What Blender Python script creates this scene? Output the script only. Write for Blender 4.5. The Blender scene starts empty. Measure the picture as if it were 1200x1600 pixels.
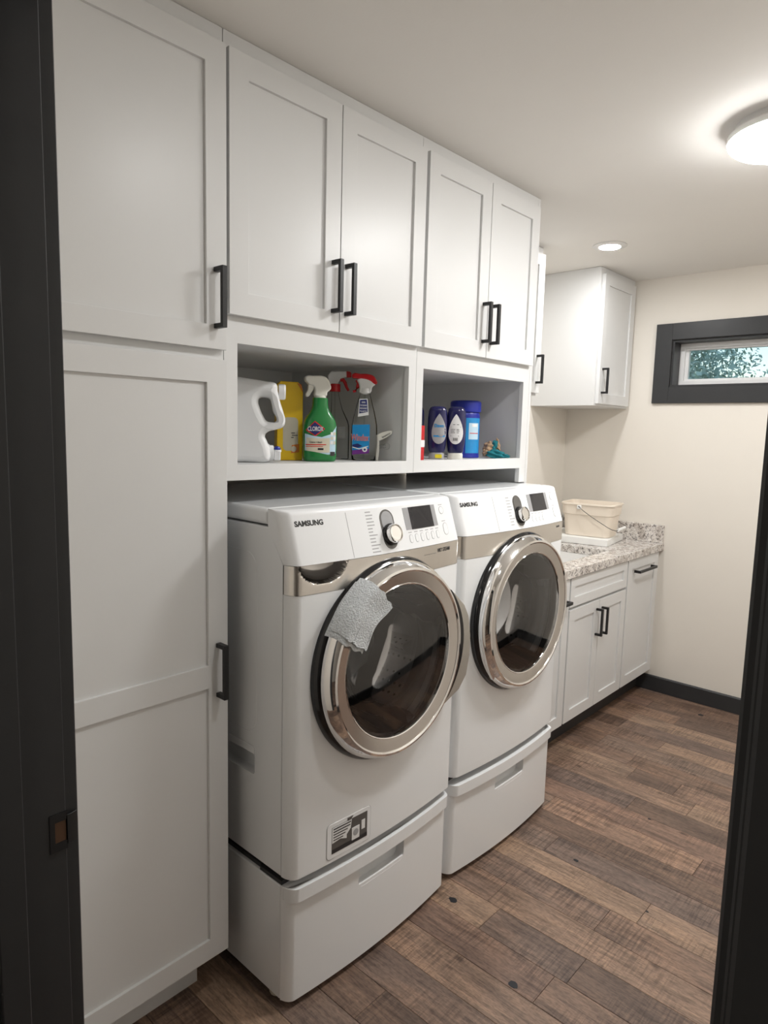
import bpy, bmesh, math, random
from mathutils import Vector, Matrix
random.seed(7)
R = math.radians
scene = bpy.context.scene
C = scene.collection

# ------------------------------------------------------------------ camera
CAM = (-0.9676, -1.4149, 1.5403); YAW, PIT, ROL, FPX = 42.4253, -6.9712, 1.5055, 1041.39
cd = bpy.data.cameras.new('camera'); co = bpy.data.objects.new('camera', cd); C.objects.link(co)
y_, p_, r_ = R(YAW), R(PIT), R(ROL)
fw = Vector((math.cos(p_)*math.cos(y_), math.cos(p_)*math.sin(y_), math.sin(p_)))
rt = Vector((math.sin(y_), -math.cos(y_), 0)); up = rt.cross(fw)
rt, up = rt*math.cos(r_)+up*math.sin(r_), up*math.cos(r_)-rt*math.sin(r_)
M = Matrix((rt, up, -fw)).transposed().to_4x4(); M.translation = Vector(CAM)
co.matrix_world = M
cd.sensor_fit = 'HORIZONTAL'; cd.sensor_width = 36; cd.lens = 36*FPX/1200; cd.clip_start = 0.01
scene.camera = co

# ------------------------------------------------------------------ world and exposure
w = bpy.data.worlds.new('world'); scene.world = w; w.use_nodes = True
nt = w.node_tree; nt.nodes.clear()
bgo = nt.nodes.new('ShaderNodeOutputWorld'); bg = nt.nodes.new('ShaderNodeBackground')
sky = nt.nodes.new('ShaderNodeTexSky'); sky.sky_type = 'NISHITA'; sky.sun_disc = False
sky.sun_elevation = R(50); sky.sun_rotation = R(-90); sky.air_density = 1.3; sky.dust_density = .6
bg.inputs['Strength'].default_value = 0.046
nt.links.new(sky.outputs[0], bg.inputs[0]); nt.links.new(bg.outputs[0], bgo.inputs[0])
vs = scene.view_settings
vs.view_transform = 'Standard'; vs.look = 'None'; vs.gamma = 1.0; vs.use_curve_mapping = False
vs.exposure = 1.98
DOME_E, DOWN_E, NEAR_E, HALL_E = 18.0, 78.0, 58.0, 9.0

# ------------------------------------------------------------------ key dimensions (metres)
ZC = 2.465           # ceiling
XF = 3.0747          # far wall
YW = 0.685           # left wall behind the cabinets
YR = -1.62           # right wall
XN = -0.633          # near wall, room face
XH = -0.757          # near wall, hall face
DJL, DJR, DZ = -0.55, -1.369, 2.05   # door opening

# ------------------------------------------------------------------ materials
def mat(name, col, rough=.5, metal=0., spec=.5, emis=None, es=0., trans=0., ior=1.45, coat=0., alpha=1., noise=0., nscale=40., bump=0., bscale=200.):
    m = bpy.data.materials.new(name); m.use_nodes = True
    n = m.node_tree.nodes; l = m.node_tree.links; b = n['Principled BSDF']
    b.inputs['Base Color'].default_value = (*col, 1); b.inputs['Roughness'].default_value = rough
    b.inputs['Metallic'].default_value = metal; b.inputs['Specular IOR Level'].default_value = spec
    b.inputs['Transmission Weight'].default_value = trans; b.inputs['IOR'].default_value = ior
    b.inputs['Coat Weight'].default_value = coat; b.inputs['Alpha'].default_value = alpha
    if emis: b.inputs['Emission Color'].default_value = (*emis, 1); b.inputs['Emission Strength'].default_value = es
    if noise or bump:
        tc = n.new('ShaderNodeTexCoord')
    if noise:
        t = n.new('ShaderNodeTexNoise'); t.inputs['Scale'].default_value = nscale; t.inputs['Detail'].default_value = 4
        mx = n.new('ShaderNodeMix'); mx.data_type = 'RGBA'
        mx.inputs['A'].default_value = (*[c*(1-noise) for c in col], 1); mx.inputs['B'].default_value = (*[min(1, c*(1+noise)) for c in col], 1)
        l.new(tc.outputs['Object'], t.inputs['Vector']); l.new(t.outputs['Fac'], mx.inputs['Factor']); l.new(mx.outputs['Result'], b.inputs['Base Color'])
    if bump:
        t2 = n.new('ShaderNodeTexNoise'); t2.inputs['Scale'].default_value = bscale; t2.inputs['Detail'].default_value = 3
        bp = n.new('ShaderNodeBump'); bp.inputs['Strength'].default_value = bump; bp.inputs['Distance'].default_value = .002
        l.new(tc.outputs['Object'], t2.inputs['Vector']); l.new(t2.outputs['Fac'], bp.inputs['Height']); l.new(bp.outputs['Normal'], b.inputs['Normal'])
    return m

def smoky(name, tint, refl_rough=.02, ior=1.5):
    """thin see-through pane: tinted transparency under a clear reflection"""
    m = bpy.data.materials.new(name); m.use_nodes = True
    n = m.node_tree.nodes; l = m.node_tree.links; n.clear()
    o = n.new('ShaderNodeOutputMaterial'); t = n.new('ShaderNodeBsdfTransparent'); g = n.new('ShaderNodeBsdfGlossy')
    f = n.new('ShaderNodeFresnel'); x = n.new('ShaderNodeMixShader')
    t.inputs[0].default_value = (*tint, 1); g.inputs['Roughness'].default_value = refl_rough; f.inputs[0].default_value = ior
    l.new(f.outputs[0], x.inputs[0]); l.new(t.outputs[0], x.inputs[1]); l.new(g.outputs[0], x.inputs[2]); l.new(x.outputs[0], o.inputs[0])
    return m

def wood_mat():
    m = bpy.data.materials.new('floor_wood'); m.use_nodes = True
    n = m.node_tree.nodes; l = m.node_tree.links; b = n['Principled BSDF']
    tc = n.new('ShaderNodeTexCoord'); oi = n.new('ShaderNodeObjectInfo')
    off = n.new('ShaderNodeVectorMath'); off.operation = 'SCALE'; off.inputs['Scale'].default_value = 37.
    comb = n.new('ShaderNodeCombineXYZ')
    for i in range(3): l.new(oi.outputs['Random'], comb.inputs[i])
    l.new(comb.outputs[0], off.inputs[0])
    add = n.new('ShaderNodeVectorMath'); add.operation = 'ADD'; l.new(tc.outputs['Object'], add.inputs[0]); l.new(off.outputs[0], add.inputs[1])
    def mp(sx, sy):
        q = n.new('ShaderNodeMapping'); q.inputs['Scale'].default_value = (sx, sy, 1); l.new(add.outputs[0], q.inputs[0]); return q
    def nz(mp_, sc, det=5, dist=0.):
        t = n.new('ShaderNodeTexNoise'); t.inputs['Scale'].default_value = sc; t.inputs['Detail'].default_value = det; t.inputs['Distortion'].default_value = dist
        l.new(mp_.outputs[0], t.inputs['Vector']); return t
    def ramp(src, stops):
        r = n.new('ShaderNodeValToRGB'); e = r.color_ramp.elements
        e[0].position, e[0].color = stops[0][0], (*stops[0][1], 1); e[1].position, e[1].color = stops[-1][0], (*stops[-1][1], 1)
        for p, c in stops[1:-1]:
            k = e.new(p); k.color = (*c, 1)
        l.new(src, r.inputs[0]); return r
    def mix(mode, fac, a, bb):
        x = n.new('ShaderNodeMix'); x.data_type = 'RGBA'; x.blend_type = mode
        if isinstance(fac, float): x.inputs['Factor'].default_value = fac
        else: l.new(fac, x.inputs['Factor'])
        l.new(a, x.inputs['A']); l.new(bb, x.inputs['B']); return x
    base = ramp(oi.outputs['Random'], [(0., (.135, .092, .072)), (.2, (.228, .150, .110)), (.38, (.168, .122, .102)), (.55, (.325, .222, .156)), (.72, (.200, .128, .100)), (.86, (.285, .186, .134)), (1., (.132, .100, .087))])
    grain = ramp(nz(mp(70, 5.5), 1., 8, .8).outputs['Fac'], [(.32, (.52, .50, .49)), (.5, (1, 1, 1)), (.72, (1.38, 1.33, 1.27))])
    c1 = mix('MULTIPLY', .85, base.outputs[0], grain.outputs[0])
    cloud = ramp(nz(mp(7, 2.2), 1., 4, .8).outputs['Fac'], [(.32, (.68, .68, .70)), (.52, (1, 1, 1)), (.72, (1.22, 1.16, 1.08))])
    c2 = mix('MULTIPLY', .9, c1.outputs['Result'], cloud.outputs[0])
    # saw marks across the board, in patches
    saw = ramp(nz(mp(9, 150), 1., 4, .5).outputs['Fac'], [(.40, (.58, .55, .54)), (.52, (1, 1, 1)), (.68, (1.32, 1.27, 1.2))])
    patch = ramp(nz(mp(5, 4), 1., 2).outputs['Fac'], [(.42, (0, 0, 0)), (.60, (.75, .75, .75))])
    c3 = mix('MULTIPLY', patch.outputs[0], c2.outputs['Result'], saw.outputs[0])
    fine = ramp(nz(mp(230, 60), 1., 4, .4).outputs['Fac'], [(.36, (.70, .68, .67)), (.5, (1, 1, 1)), (.66, (1.22, 1.2, 1.17))])
    c3 = mix('MULTIPLY', .8, c3.outputs['Result'], fine.outputs[0])
    # knots
    vo = n.new('ShaderNodeTexVoronoi'); vo.inputs['Scale'].default_value = 1.; l.new(mp(9, 4.2).outputs[0], vo.inputs['Vector'])
    kn = ramp(vo.outputs['Distance'], [(.03, (.18, .15, .14)), (.10, (1, 1, 1))])
    c4 = mix('MULTIPLY', .8, c3.outputs['Result'], kn.outputs[0])
    l.new(c4.outputs['Result'], b.inputs['Base Color'])
    b.inputs['Roughness'].default_value = .42; b.inputs['Specular IOR Level'].default_value = .42
    bm_ = n.new('ShaderNodeBump'); bm_.inputs['Strength'].default_value = .15; bm_.inputs['Distance'].default_value = .0015
    l.new(saw.outputs[0], bm_.inputs['Height']); l.new(bm_.outputs['Normal'], b.inputs['Normal'])
    return m

def granite_mat():
    m = bpy.data.materials.new('granite'); m.use_nodes = True
    n = m.node_tree.nodes; l = m.node_tree.links; b = n['Principled BSDF']; tc = n.new('ShaderNodeTexCoord')
    def layer(sc, det, stops, dist=0.):
        t = n.new('ShaderNodeTexNoise'); t.inputs['Scale'].default_value = sc; t.inputs['Detail'].default_value = det; t.inputs['Distortion'].default_value = dist
        l.new(tc.outputs['Object'], t.inputs['Vector'])
        r = n.new('ShaderNodeValToRGB'); e = r.color_ramp.elements
        e[0].position, e[0].color = stops[0][0], (*stops[0][1], 1); e[1].position, e[1].color = stops[-1][0], (*stops[-1][1], 1)
        for p, c in stops[1:-1]:
            k = e.new(p); k.color = (*c, 1)
        l.new(t.outputs['Fac'], r.inputs[0]); return r
    a = layer(28, 5, [(.36, (.52, .47, .43)), (.5, (.72, .68, .64)), (.66, (.82, .79, .76))], .4)
    d = layer(75, 4, [(.38, (.25, .24, .24)), (.46, (1, 1, 1)), (1., (1, 1, 1))], .8)
    f = layer(170, 2, [(.38, (.45, .42, .42)), (.46, (1, 1, 1)), (1., (1.1, 1.08, 1.05))])
    x = n.new('ShaderNodeMix'); x.data_type = 'RGBA'; x.blend_type = 'MULTIPLY'; x.inputs['Factor'].default_value = .9
    l.new(a.outputs[0], x.inputs['A']); l.new(d.outputs[0], x.inputs['B'])
    y = n.new('ShaderNodeMix'); y.data_type = 'RGBA'; y.blend_type = 'MULTIPLY'; y.inputs['Factor'].default_value = .7
    l.new(x.outputs['Result'], y.inputs['A']); l.new(f.outputs[0], y.inputs['B'])
    l.new(y.outputs['Result'], b.inputs['Base Color']); b.inputs['Roughness'].default_value = .18
    return m

def drum_mat():
    m = mat('drum_steel', (.74, .74, .75), .34, 1.)
    n = m.node_tree.nodes; l = m.node_tree.links; b = n['Principled BSDF']; tc = n.new('ShaderNodeTexCoord')
    v = n.new('ShaderNodeTexVoronoi'); v.inputs['Scale'].default_value = 42.; v.inputs['Randomness'].default_value = .15
    r = n.new('ShaderNodeValToRGB'); r.color_ramp.elements[0].position = .18; r.color_ramp.elements[0].color = (.02, .02, .02, 1)
    r.color_ramp.elements[1].position = .26; r.color_ramp.elements[1].color = (.74, .74, .75, 1)
    l.new(tc.outputs['Object'], v.inputs['Vector']); l.new(v.outputs['Distance'], r.inputs[0]); l.new(r.outputs[0], b.inputs['Base Color'])
    return m

def towel_mat():
    m = mat('terry', (.62, .645, .66), .95, spec=.05, noise=.22, nscale=170, bump=1., bscale=230)
    m.node_tree.nodes['Bump'].inputs['Distance'].default_value = .006
    return m

def brushed(name, col, rough=.26):
    m = mat(name, col, rough, 1.)
    n = m.node_tree.nodes; l = m.node_tree.links; b = n['Principled BSDF']; tc = n.new('ShaderNodeTexCoord')
    q = n.new('ShaderNodeMapping'); q.inputs['Scale'].default_value = (4, 4, 900); t = n.new('ShaderNodeTexNoise'); t.inputs['Scale'].default_value = 1.
    mr = n.new('ShaderNodeMapRange'); mr.inputs['To Min'].default_value = rough-.012; mr.inputs['To Max'].default_value = rough+.015
    l.new(tc.outputs['Object'], q.inputs[0]); l.new(q.outputs[0], t.inputs['Vector']); l.new(t.outputs['Fac'], mr.inputs['Value']); l.new(mr.outputs[0], b.inputs['Roughness'])
    return m

m = {}
m['wall'] = mat('wall_paint', (.80, .757, .69), .6, spec=.3, noise=.015, nscale=6, bump=.08, bscale=160)
m['ceil'] = mat('ceiling_paint', (.84, .82, .785), .8, spec=.2, noise=.015, nscale=5, bump=.08, bscale=140)
m['hallwall'] = mat('hall_paint', (.60, .57, .52), .7, spec=.3, noise=.02, nscale=6)
m['cab'] = mat('cabinet_paint', (.71, .712, .708), .36, spec=.5, noise=.01, nscale=9, bump=.03, bscale=320)
m['cabin'] = mat('cabinet_inside', (.68, .68, .675), .5, spec=.35, noise=.01, nscale=9)
m['trim'] = mat('charcoal_trim', (.036, .037, .039), .38, spec=.45, noise=.08, nscale=20, bump=.05, bscale=180)
m['bwood'] = wood_mat(); m['under'] = mat('subfloor', (.025, .018, .014), .9, noise=.1)
m['knot'] = mat('knot_filler', (.012, .013, .018), .45, noise=.3, nscale=60)
m['black'] = mat('black_metal', (.012, .012, .013), .42, .0, spec=.5, noise=.1, nscale=50)
m['granite'] = granite_mat()
m['enamel'] = mat('white_enamel', (.85, .865, .875), .16, spec=.5, coat=.15, noise=.006, nscale=8)
m['plast'] = mat('white_plastic', (.85, .86, .87), .24, spec=.5, noise=.006, nscale=8)
m['steel'] = brushed('brushed_steel', (.74, .71, .67), .26)
m['bezel'] = brushed('door_bezel_steel', (.68, .65, .62), .20)
m['cup'] = mat('polished_shaded_cup', (.34, .325, .31), .10, 1., noise=.01)
m['chrome'] = mat('chrome', (.82, .81, .80), .06, 1., noise=.01)
m['gblack'] = mat('gloss_black', (.012, .012, .013), .12, spec=.6, noise=.05)
m['dark'] = mat('dark_rubber', (.03, .03, .032), .6, noise=.1)
m['gasket'] = mat('grey_gasket', (.16, .16, .17), .5, noise=.08)
m['drum'] = drum_mat()
m['smoke'] = smoky('smoked_glass', (.84, .85, .87), ior=1.9)
m['clear'] = smoky('clear_glass', (.95, .96, .96), ior=1.6)
m['clearp'] = smoky('clear_plastic', (.972, .978, .98), .06, ior=1.24)
m['winglass'] = smoky('window_glass', (.93, .97, .97), ior=1.35)
m['grip'] = mat('grip_silver', (.52, .50, .45), .25, .6, noise=.02)
m['lcd'] = mat('lcd_dark', (.018, .018, .022), .12, spec=.5, noise=.05)
m['greyp'] = mat('grey_print', (.36, .36, .37), .3, noise=.05, nscale=60)
m['dial'] = mat('dial_grey', (.14, .135, .13), .2, .3, noise=.05)
m['ink'] = mat('dark_ink', (.03, .03, .032), .3, noise=.05)
m['inkl'] = mat('light_ink', (.42, .42, .43), .4, noise=.05)
m['vinyl'] = mat('white_vinyl', (.80, .80, .80), .35, noise=.01)
m['porc'] = mat('white_porcelain', (.86, .85, .83), .12, noise=.01)
m['foam'] = mat('white_foam', (.86, .86, .84), .6, noise=.015, nscale=90, bump=.1, bscale=300)
m['bucket'] = mat('cream_plastic', (.83, .74, .63), .42, noise=.02, nscale=14)
m['wire'] = mat('steel_wire', (.10, .095, .09), .35, .8, noise=.05)
m['offw'] = mat('offwhite_plastic', (.76, .75, .68), .4, noise=.01)
m['jug'] = mat('jug_plastic', (.83, .835, .84), .32, noise=.01)
m['blue'] = mat('blue_plastic', (.02, .035, .30), .3, noise=.04)
m['navy'] = mat('navy_soap', (.012, .012, .075), .12, coat=.4, noise=.1)
m['canblue'] = mat('canister_blue', (.018, .03, .30), .3, noise=.05)
m['green'] = mat('green_plastic', (.014, .19, .045), .2, coat=.3, noise=.06)
m['red'] = mat('red_plastic', (.55, .012, .018), .25, coat=.2, noise=.03)
m['yellow'] = mat('yellow_print', (.92, .60, .012), .3, noise=.05, nscale=12)
m['orange'] = mat('orange_print', (.70, .22, .03), .35, noise=.05)
m['paperw'] = mat('white_print', (.80, .80, .80), .4, noise=.02)
m['paleb'] = mat('pale_blue_print', (.50, .68, .80), .35, noise=.05)
m['skyb'] = mat('sky_blue_print', (.02, .26, .58), .3, noise=.12, nscale=25)
m['inkb'] = mat('blue_ink', (.10, .26, .60), .4, noise=.05)
m['inkn'] = mat('navy_ink', (.015, .025, .14), .4, noise=.05)
m['inkr'] = mat('red_ink', (.60, .03, .02), .35, noise=.03)
m['inky'] = mat('yellow_ink', (.82, .68, .03), .35, noise=.03)
m['purple'] = mat('purple_print', (.16, .03, .24), .35, noise=.1, nscale=30)
m['beige'] = mat('beige_print', (.62, .58, .46), .4, noise=.05)
m['teal'] = mat('teal_cloth', (.012, .17, .20), .9, noise=.2, nscale=40, bump=.5, bscale=300)
m['tan'] = mat('tan_leather', (.42, .28, .17), .8, noise=.25, nscale=30, bump=.4, bscale=200)
m['amber'] = mat('amber_plastic', (.09, .04, .02), .25, noise=.1)
m['terry'] = towel_mat()
m['brass'] = mat('raw_wood_hole', (.10, .05, .025), .6, noise=.1)
m['leaf'] = mat('leaf_green', (.42, .58, .50), .6, noise=.35, nscale=3)
m['bark'] = mat('bark', (.16, .12, .09), .9, noise=.2, nscale=12)
m['grass'] = mat('lawn', (.18, .25, .12), .9, noise=.2, nscale=4)
m['dome'] = mat('lamp_diffuser', (.9, .9, .88), .4, emis=(1., .998, .99), es=DOME_E)
m['down'] = mat('downlight_lens', (.9, .9, .88), .4, emis=(1., .998, .99), es=DOWN_E)
m['near'] = mat('near_downlight_lens', (.9, .9, .88), .4, emis=(1., .998, .99), es=NEAR_E)
m['hall'] = mat('hall_lens', (.9, .9, .88), .4, emis=(1., .93, .85), es=HALL_E)
m['lampw'] = mat('lamp_white_metal', (.78, .77, .75), .4, noise=.01)

# ------------------------------------------------------------------ mesh helpers
def wloc(o):
    v = Vector((0, 0, 0))
    while o is not None: v = v + o.location; o = o.parent
    return v

def obj(name, bm, mt, parent=None, smooth=30, own=False):
    """link one bmesh (world or parent-local coordinates) as one mesh object with its origin at its base"""
    me = bpy.data.meshes.new(name)
    bmesh.ops.recalc_face_normals(bm, faces=bm.faces)
    bm.to_mesh(me); bm.free()
    return objm(name, me, mt, parent, smooth)

def objm(name, me, mt, parent=None, smooth=30):
    xs = [v.co for v in me.vertices]
    c = Vector(((min(v.x for v in xs)+max(v.x for v in xs))/2, (min(v.y for v in xs)+max(v.y for v in xs))/2, min(v.z for v in xs)))
    me.transform(Matrix.Translation(-c))
    me.materials.clear(); me.materials.append(mt)
    if smooth:
        for p in me.polygons: p.use_smooth = True
        me.set_sharp_from_angle(angle=R(smooth))
    o = bpy.data.objects.new(name, me); C.objects.link(o)
    if smooth:
        wn = o.modifiers.new('weighted_normals', 'WEIGHTED_NORMAL'); wn.keep_sharp = True; wn.weight = 80
    if parent is not None:
        o.parent = parent; o.location = c - wloc(parent)
    else: o.location = c
    return o

def tag(o, label, cat, group=None):
    o['label'] = label; o['category'] = cat
    if group: o['group'] = group
    return o
def stuff(o): o['kind'] = 'stuff'; return o
def struct(o): o['kind'] = 'structure'; return o
def thing(name, label, cat, loc=(0, 0, 0), group=None):
    o = bpy.data.objects.new(name, None); C.objects.link(o); o.location = loc; o.empty_display_size = .05
    return tag(o, label, cat, group)
def root_struct(name, loc=(0, 0, 0)):
    o = bpy.data.objects.new(name, None); C.objects.link(o); o.location = loc; o.empty_display_size = .05
    return struct(o)

def bx(x0, x1, y0, y1, z0, z1, bev=0., seg=1, bm=None):
    own = bmesh.new()
    vs_ = [own.verts.new((x, y, z)) for x in (x0, x1) for y in (y0, y1) for z in (z0, z1)]
    for f in ((0, 1, 3, 2), (4, 6, 7, 5), (0, 4, 5, 1), (2, 3, 7, 6), (0, 2, 6, 4), (1, 5, 7, 3)): own.faces.new([vs_[i] for i in f])
    if bev: bmesh.ops.bevel(own, geom=own.edges[:], offset=bev, segments=seg, affect='EDGES', profile=.5)
    if bm is None: return own
    join(bm, own); return bm
def join(bm, other):
    mp = {v: bm.verts.new(v.co) for v in other.verts}
    for f in other.faces:
        try: bm.faces.new([mp[v] for v in f.verts])
        except ValueError: pass
    other.free(); return bm

def plate(axis, w0, w1, u0, u1, v0, v1, holes=(), bev=0.):
    """flat board with rectangular holes; axis y: (u,v)=(x,z); x: (y,z); z: (x,y)"""
    us = sorted({u0, u1, *[h[0] for h in holes], *[h[1] for h in holes]}); vv = sorted({v0, v1, *[h[2] for h in holes], *[h[3] for h in holes]})
    us = [u for u in us if u0 <= u <= u1]; vv = [v for v in vv if v0 <= v <= v1]
    P = {'y': lambda u, v, w_: (u, w_, v), 'x': lambda u, v, w_: (w_, u, v), 'z': lambda u, v, w_: (u, v, w_)}[axis]
    nu, nv = len(us)-1, len(vv)-1
    def solid(i, j):
        if i < 0 or j < 0 or i >= nu or j >= nv: return False
        a, b = (us[i]+us[i+1])/2, (vv[j]+vv[j+1])/2
        return not any(h[0] < a < h[1] and h[2] < b < h[3] for h in holes)
    bm = bmesh.new(); cache = {}
    def V(i, j, k):
        if (i, j, k) not in cache: cache[(i, j, k)] = bm.verts.new(P(us[i], vv[j], (w0, w1)[k]))
        return cache[(i, j, k)]
    for i in range(nu):
        for j in range(nv):
            if not solid(i, j): continue
            for k in (0, 1): bm.faces.new([V(i, j, k), V(i+1, j, k), V(i+1, j+1, k), V(i, j+1, k)])
            if not solid(i-1, j): bm.faces.new([V(i, j, 0), V(i, j+1, 0), V(i, j+1, 1), V(i, j, 1)])
            if not solid(i+1, j): bm.faces.new([V(i+1, j, 0), V(i+1, j+1, 0), V(i+1, j+1, 1), V(i+1, j, 1)])
            if not solid(i, j-1): bm.faces.new([V(i, j, 0), V(i+1, j, 0), V(i+1, j, 1), V(i, j, 1)])
            if not solid(i, j+1): bm.faces.new([V(i, j+1, 0), V(i+1, j+1, 0), V(i+1, j+1, 1), V(i, j+1, 1)])
    bmesh.ops.recalc_face_normals(bm, faces=bm.faces)
    bmesh.ops.dissolve_limit(bm, angle_limit=.01, verts=bm.verts[:], edges=bm.edges[:])
    if bev:
        eds = [e for e in bm.edges if len(e.link_faces) == 2 and e.calc_face_angle(0) > .5]
        bmesh.ops.bevel(bm, geom=eds, offset=bev, segments=2, affect='EDGES', profile=.5)
    return bm

def prism(pts, axis, a0, a1, bev=0., seg=2, bm=None):
    """extrude a closed outline; axis x: pts (y,z); y: (x,z); z: (x,y)"""
    own = bmesh.new()
    P = {'y': lambda p, a: (p[0], a, p[1]), 'x': lambda p, a: (a, p[0], p[1]), 'z': lambda p, a: (p[0], p[1], a)}[axis]
    A = [own.verts.new(P(p, a0)) for p in pts]; B = [own.verts.new(P(p, a1)) for p in pts]
    fa = own.faces.new(A); fb = own.faces.new(B[::-1]); n = len(pts)
    for i in range(n): own.faces.new([A[i], A[(i+1) % n], B[(i+1) % n], B[i]])
    bmesh.ops.recalc_face_normals(own, faces=own.faces)
    if bev:
        eds = list(set(fa.edges) | set(fb.edges)); bmesh.ops.bevel(own, geom=eds, offset=bev, segments=seg, affect='EDGES', profile=.5, clamp_overlap=True)
    if bm is None: return own
    return join(bm, own)

def lathe(prof, center, axis='z', seg=48, a0=0., a1=360., closed=False, bm=None):
    """revolve (r,h) profile; axis y: circle in x-z, h along y; axis x: circle in y-z"""
    own = bmesh.new(); full = abs(a1-a0-360) < 1e-6
    n = seg if full else seg+1; rings = []
    cx, cy, cz = center
    for i in range(n):
        a = R(a0+(a1-a0)*i/seg); ca, sa = math.cos(a), math.sin(a); ring = []
        for r, h in prof:
            if axis == 'z': p = (cx+r*ca, cy+r*sa, cz+h)
            elif axis == 'y': p = (cx+r*ca, cy+h, cz+r*sa)
            else: p = (cx+h, cy+r*ca, cz+r*sa)
            ring.append(own.verts.new(p))
        rings.append(ring)
    k = len(prof); pairs = k if closed else k-1
    for i in range(seg):
        A, B = rings[i], rings[(i+1) % n]
        for j in range(pairs):
            q = [A[j], B[j], B[(j+1) % k], A[(j+1) % k]]
            own.faces.new(q)
    if not full and closed:
        own.faces.new(rings[0]); own.faces.new(rings[-1][::-1])
    bmesh.ops.remove_doubles(own, verts=own.verts[:], dist=1e-6)
    bmesh.ops.dissolve_degenerate(own, edges=own.edges[:], dist=1e-7)
    if bm is None: return own
    return join(bm, own)

def tube(path, r, seg=8, bm=None, cap=True):
    own = bmesh.new(); path = [Vector(p) for p in path]; rings = []
    rs = r if isinstance(r, (list, tuple)) else [r]*len(path)
    for i, p in enumerate(path):
        t = (path[min(i+1, len(path)-1)]-path[max(i-1, 0)]).normalized()
        a = Vector((0, 0, 1)) if abs(t.z) < .9 else Vector((1, 0, 0))
        n1 = t.cross(a).normalized(); n2 = t.cross(n1)
        rings.append([own.verts.new(p+rs[i]*(math.cos(2*math.pi*k/seg)*n1+math.sin(2*math.pi*k/seg)*n2)) for k in range(seg)])
    for i in range(len(path)-1):
        for k in range(seg): own.faces.new([rings[i][k], rings[i][(k+1) % seg], rings[i+1][(k+1) % seg], rings[i+1][k]])
    if cap: own.faces.new(rings[0]); own.faces.new(rings[-1][::-1])
    if bm is None: return own
    return join(bm, own)

def loft(secs, cap=True, bm=None):
    own = bmesh.new(); rings = [[own.verts.new(p) for p in s] for s in secs]; n = len(secs[0])
    for i in range(len(rings)-1):
        for k in range(n): own.faces.new([rings[i][k], rings[i][(k+1) % n], rings[i+1][(k+1) % n], rings[i+1][k]])
    if cap: own.faces.new(rings[0][::-1]); own.faces.new(rings[-1])
    if bm is None: return own
    return join(bm, own)

def sup(z, a, b, n=2.6, cx=0., cy=0., N=36):
    out = []
    for k in range(N):
        t = 2*math.pi*k/N; c, s = math.cos(t), math.sin(t)
        out.append((cx+a*math.copysign(abs(c)**(2/n), c), cy+b*math.copysign(abs(s)**(2/n), s), z))
    return out

def from_curve(cu):
    o = bpy.data.objects.new('tmp', cu); C.objects.link(o)
    bpy.context.view_layer.update()
    dg = bpy.context.evaluated_depsgraph_get()
    me = bpy.data.meshes.new_from_object(o.evaluated_get(dg))
    bpy.data.objects.remove(o); bpy.data.curves.remove(cu)
    return me

def shape2d(loops, half, bev=.002, smooth=True, res=4):
    """rounded slab from outlines in (x,z) (first outer, others holes); thickness along y, centred"""
    cu = bpy.data.curves.new('tmp', 'CURVE'); cu.dimensions = '2D'; cu.fill_mode = 'BOTH'
    cu.extrude = max(half-bev, .0001); cu.bevel_depth = bev; cu.bevel_resolution = 3; cu.offset = -bev
    for lp in loops:
        if smooth:
            s = cu.splines.new('BEZIER'); s.bezier_points.add(len(lp)-1)
            for q, p in zip(s.bezier_points, lp):
                q.co = (p[0], p[1], 0); q.handle_left_type = q.handle_right_type = 'AUTO'
            s.resolution_u = res
        else:
            s = cu.splines.new('POLY'); s.points.add(len(lp)-1)
            for q, p in zip(s.points, lp): q.co = (p[0], p[1], 0, 1)
        s.use_cyclic_u = True
    me = from_curve(cu)
    me.transform(Matrix.Rotation(R(90), 4, 'X'))
    return me

def text_me(s, size, bold=0., ext=.0003, align='CENTER', sx=1., shear=0.):
    cu = bpy.data.curves.new('tmp', 'FONT'); cu.body = s; cu.size = size; cu.extrude = ext; cu.offset = bold
    cu.align_x = align; cu.align_y = 'CENTER'; cu.shear = shear; cu.resolution_u = 3
    me = from_curve(cu)
    me.transform(Matrix.Rotation(R(90), 4, 'X') @ Matrix.Diagonal((sx, 1, 1, 1)))
    return me          # lies in x-z, faces -y

def warp(me, fn):
    for v in me.vertices: v.co = fn(v.co)
    return me

def boolean(o, cutter_bm):
    me = bpy.data.meshes.new('cut'); bmesh.ops.recalc_face_normals(cutter_bm, faces=cutter_bm.faces); cutter_bm.to_mesh(me); cutter_bm.free()
    c = bpy.data.objects.new('cut', me); C.objects.link(c); 
    o.modifiers.clear(); md = o.modifiers.new('b', 'BOOLEAN'); md.operation = 'DIFFERENCE'; md.object = c; md.solver = 'EXACT'
    bpy.context.view_layer.update()
    dg = bpy.context.evaluated_depsgraph_get()
    nm = bpy.data.meshes.new_from_object(o.evaluated_get(dg)); o.modifiers.clear(); wn = o.modifiers.new('weighted_normals', 'WEIGHTED_NORMAL'); wn.keep_sharp = True; wn.weight = 80
    old = o.data; o.data = nm; nm.name = old.name
    bpy.data.objects.remove(c); bpy.data.meshes.remove(me)
    for p in nm.polygons: p.use_smooth = True
    nm.set_sharp_from_angle(angle=R(30))

def rrect(x0, x1, z0, z1, r, n=5):
    pts = []
    for cx, cz, a in ((x1-r, z1-r, 0), (x0+r, z1-r, 90), (x0+r, z0+r, 180), (x1-r, z0+r, 270)):
        for k in range(n+1): t = R(a+90*k/n); pts.append((cx+r*math.cos(t), cz+r*math.sin(t)))
    return pts

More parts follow.
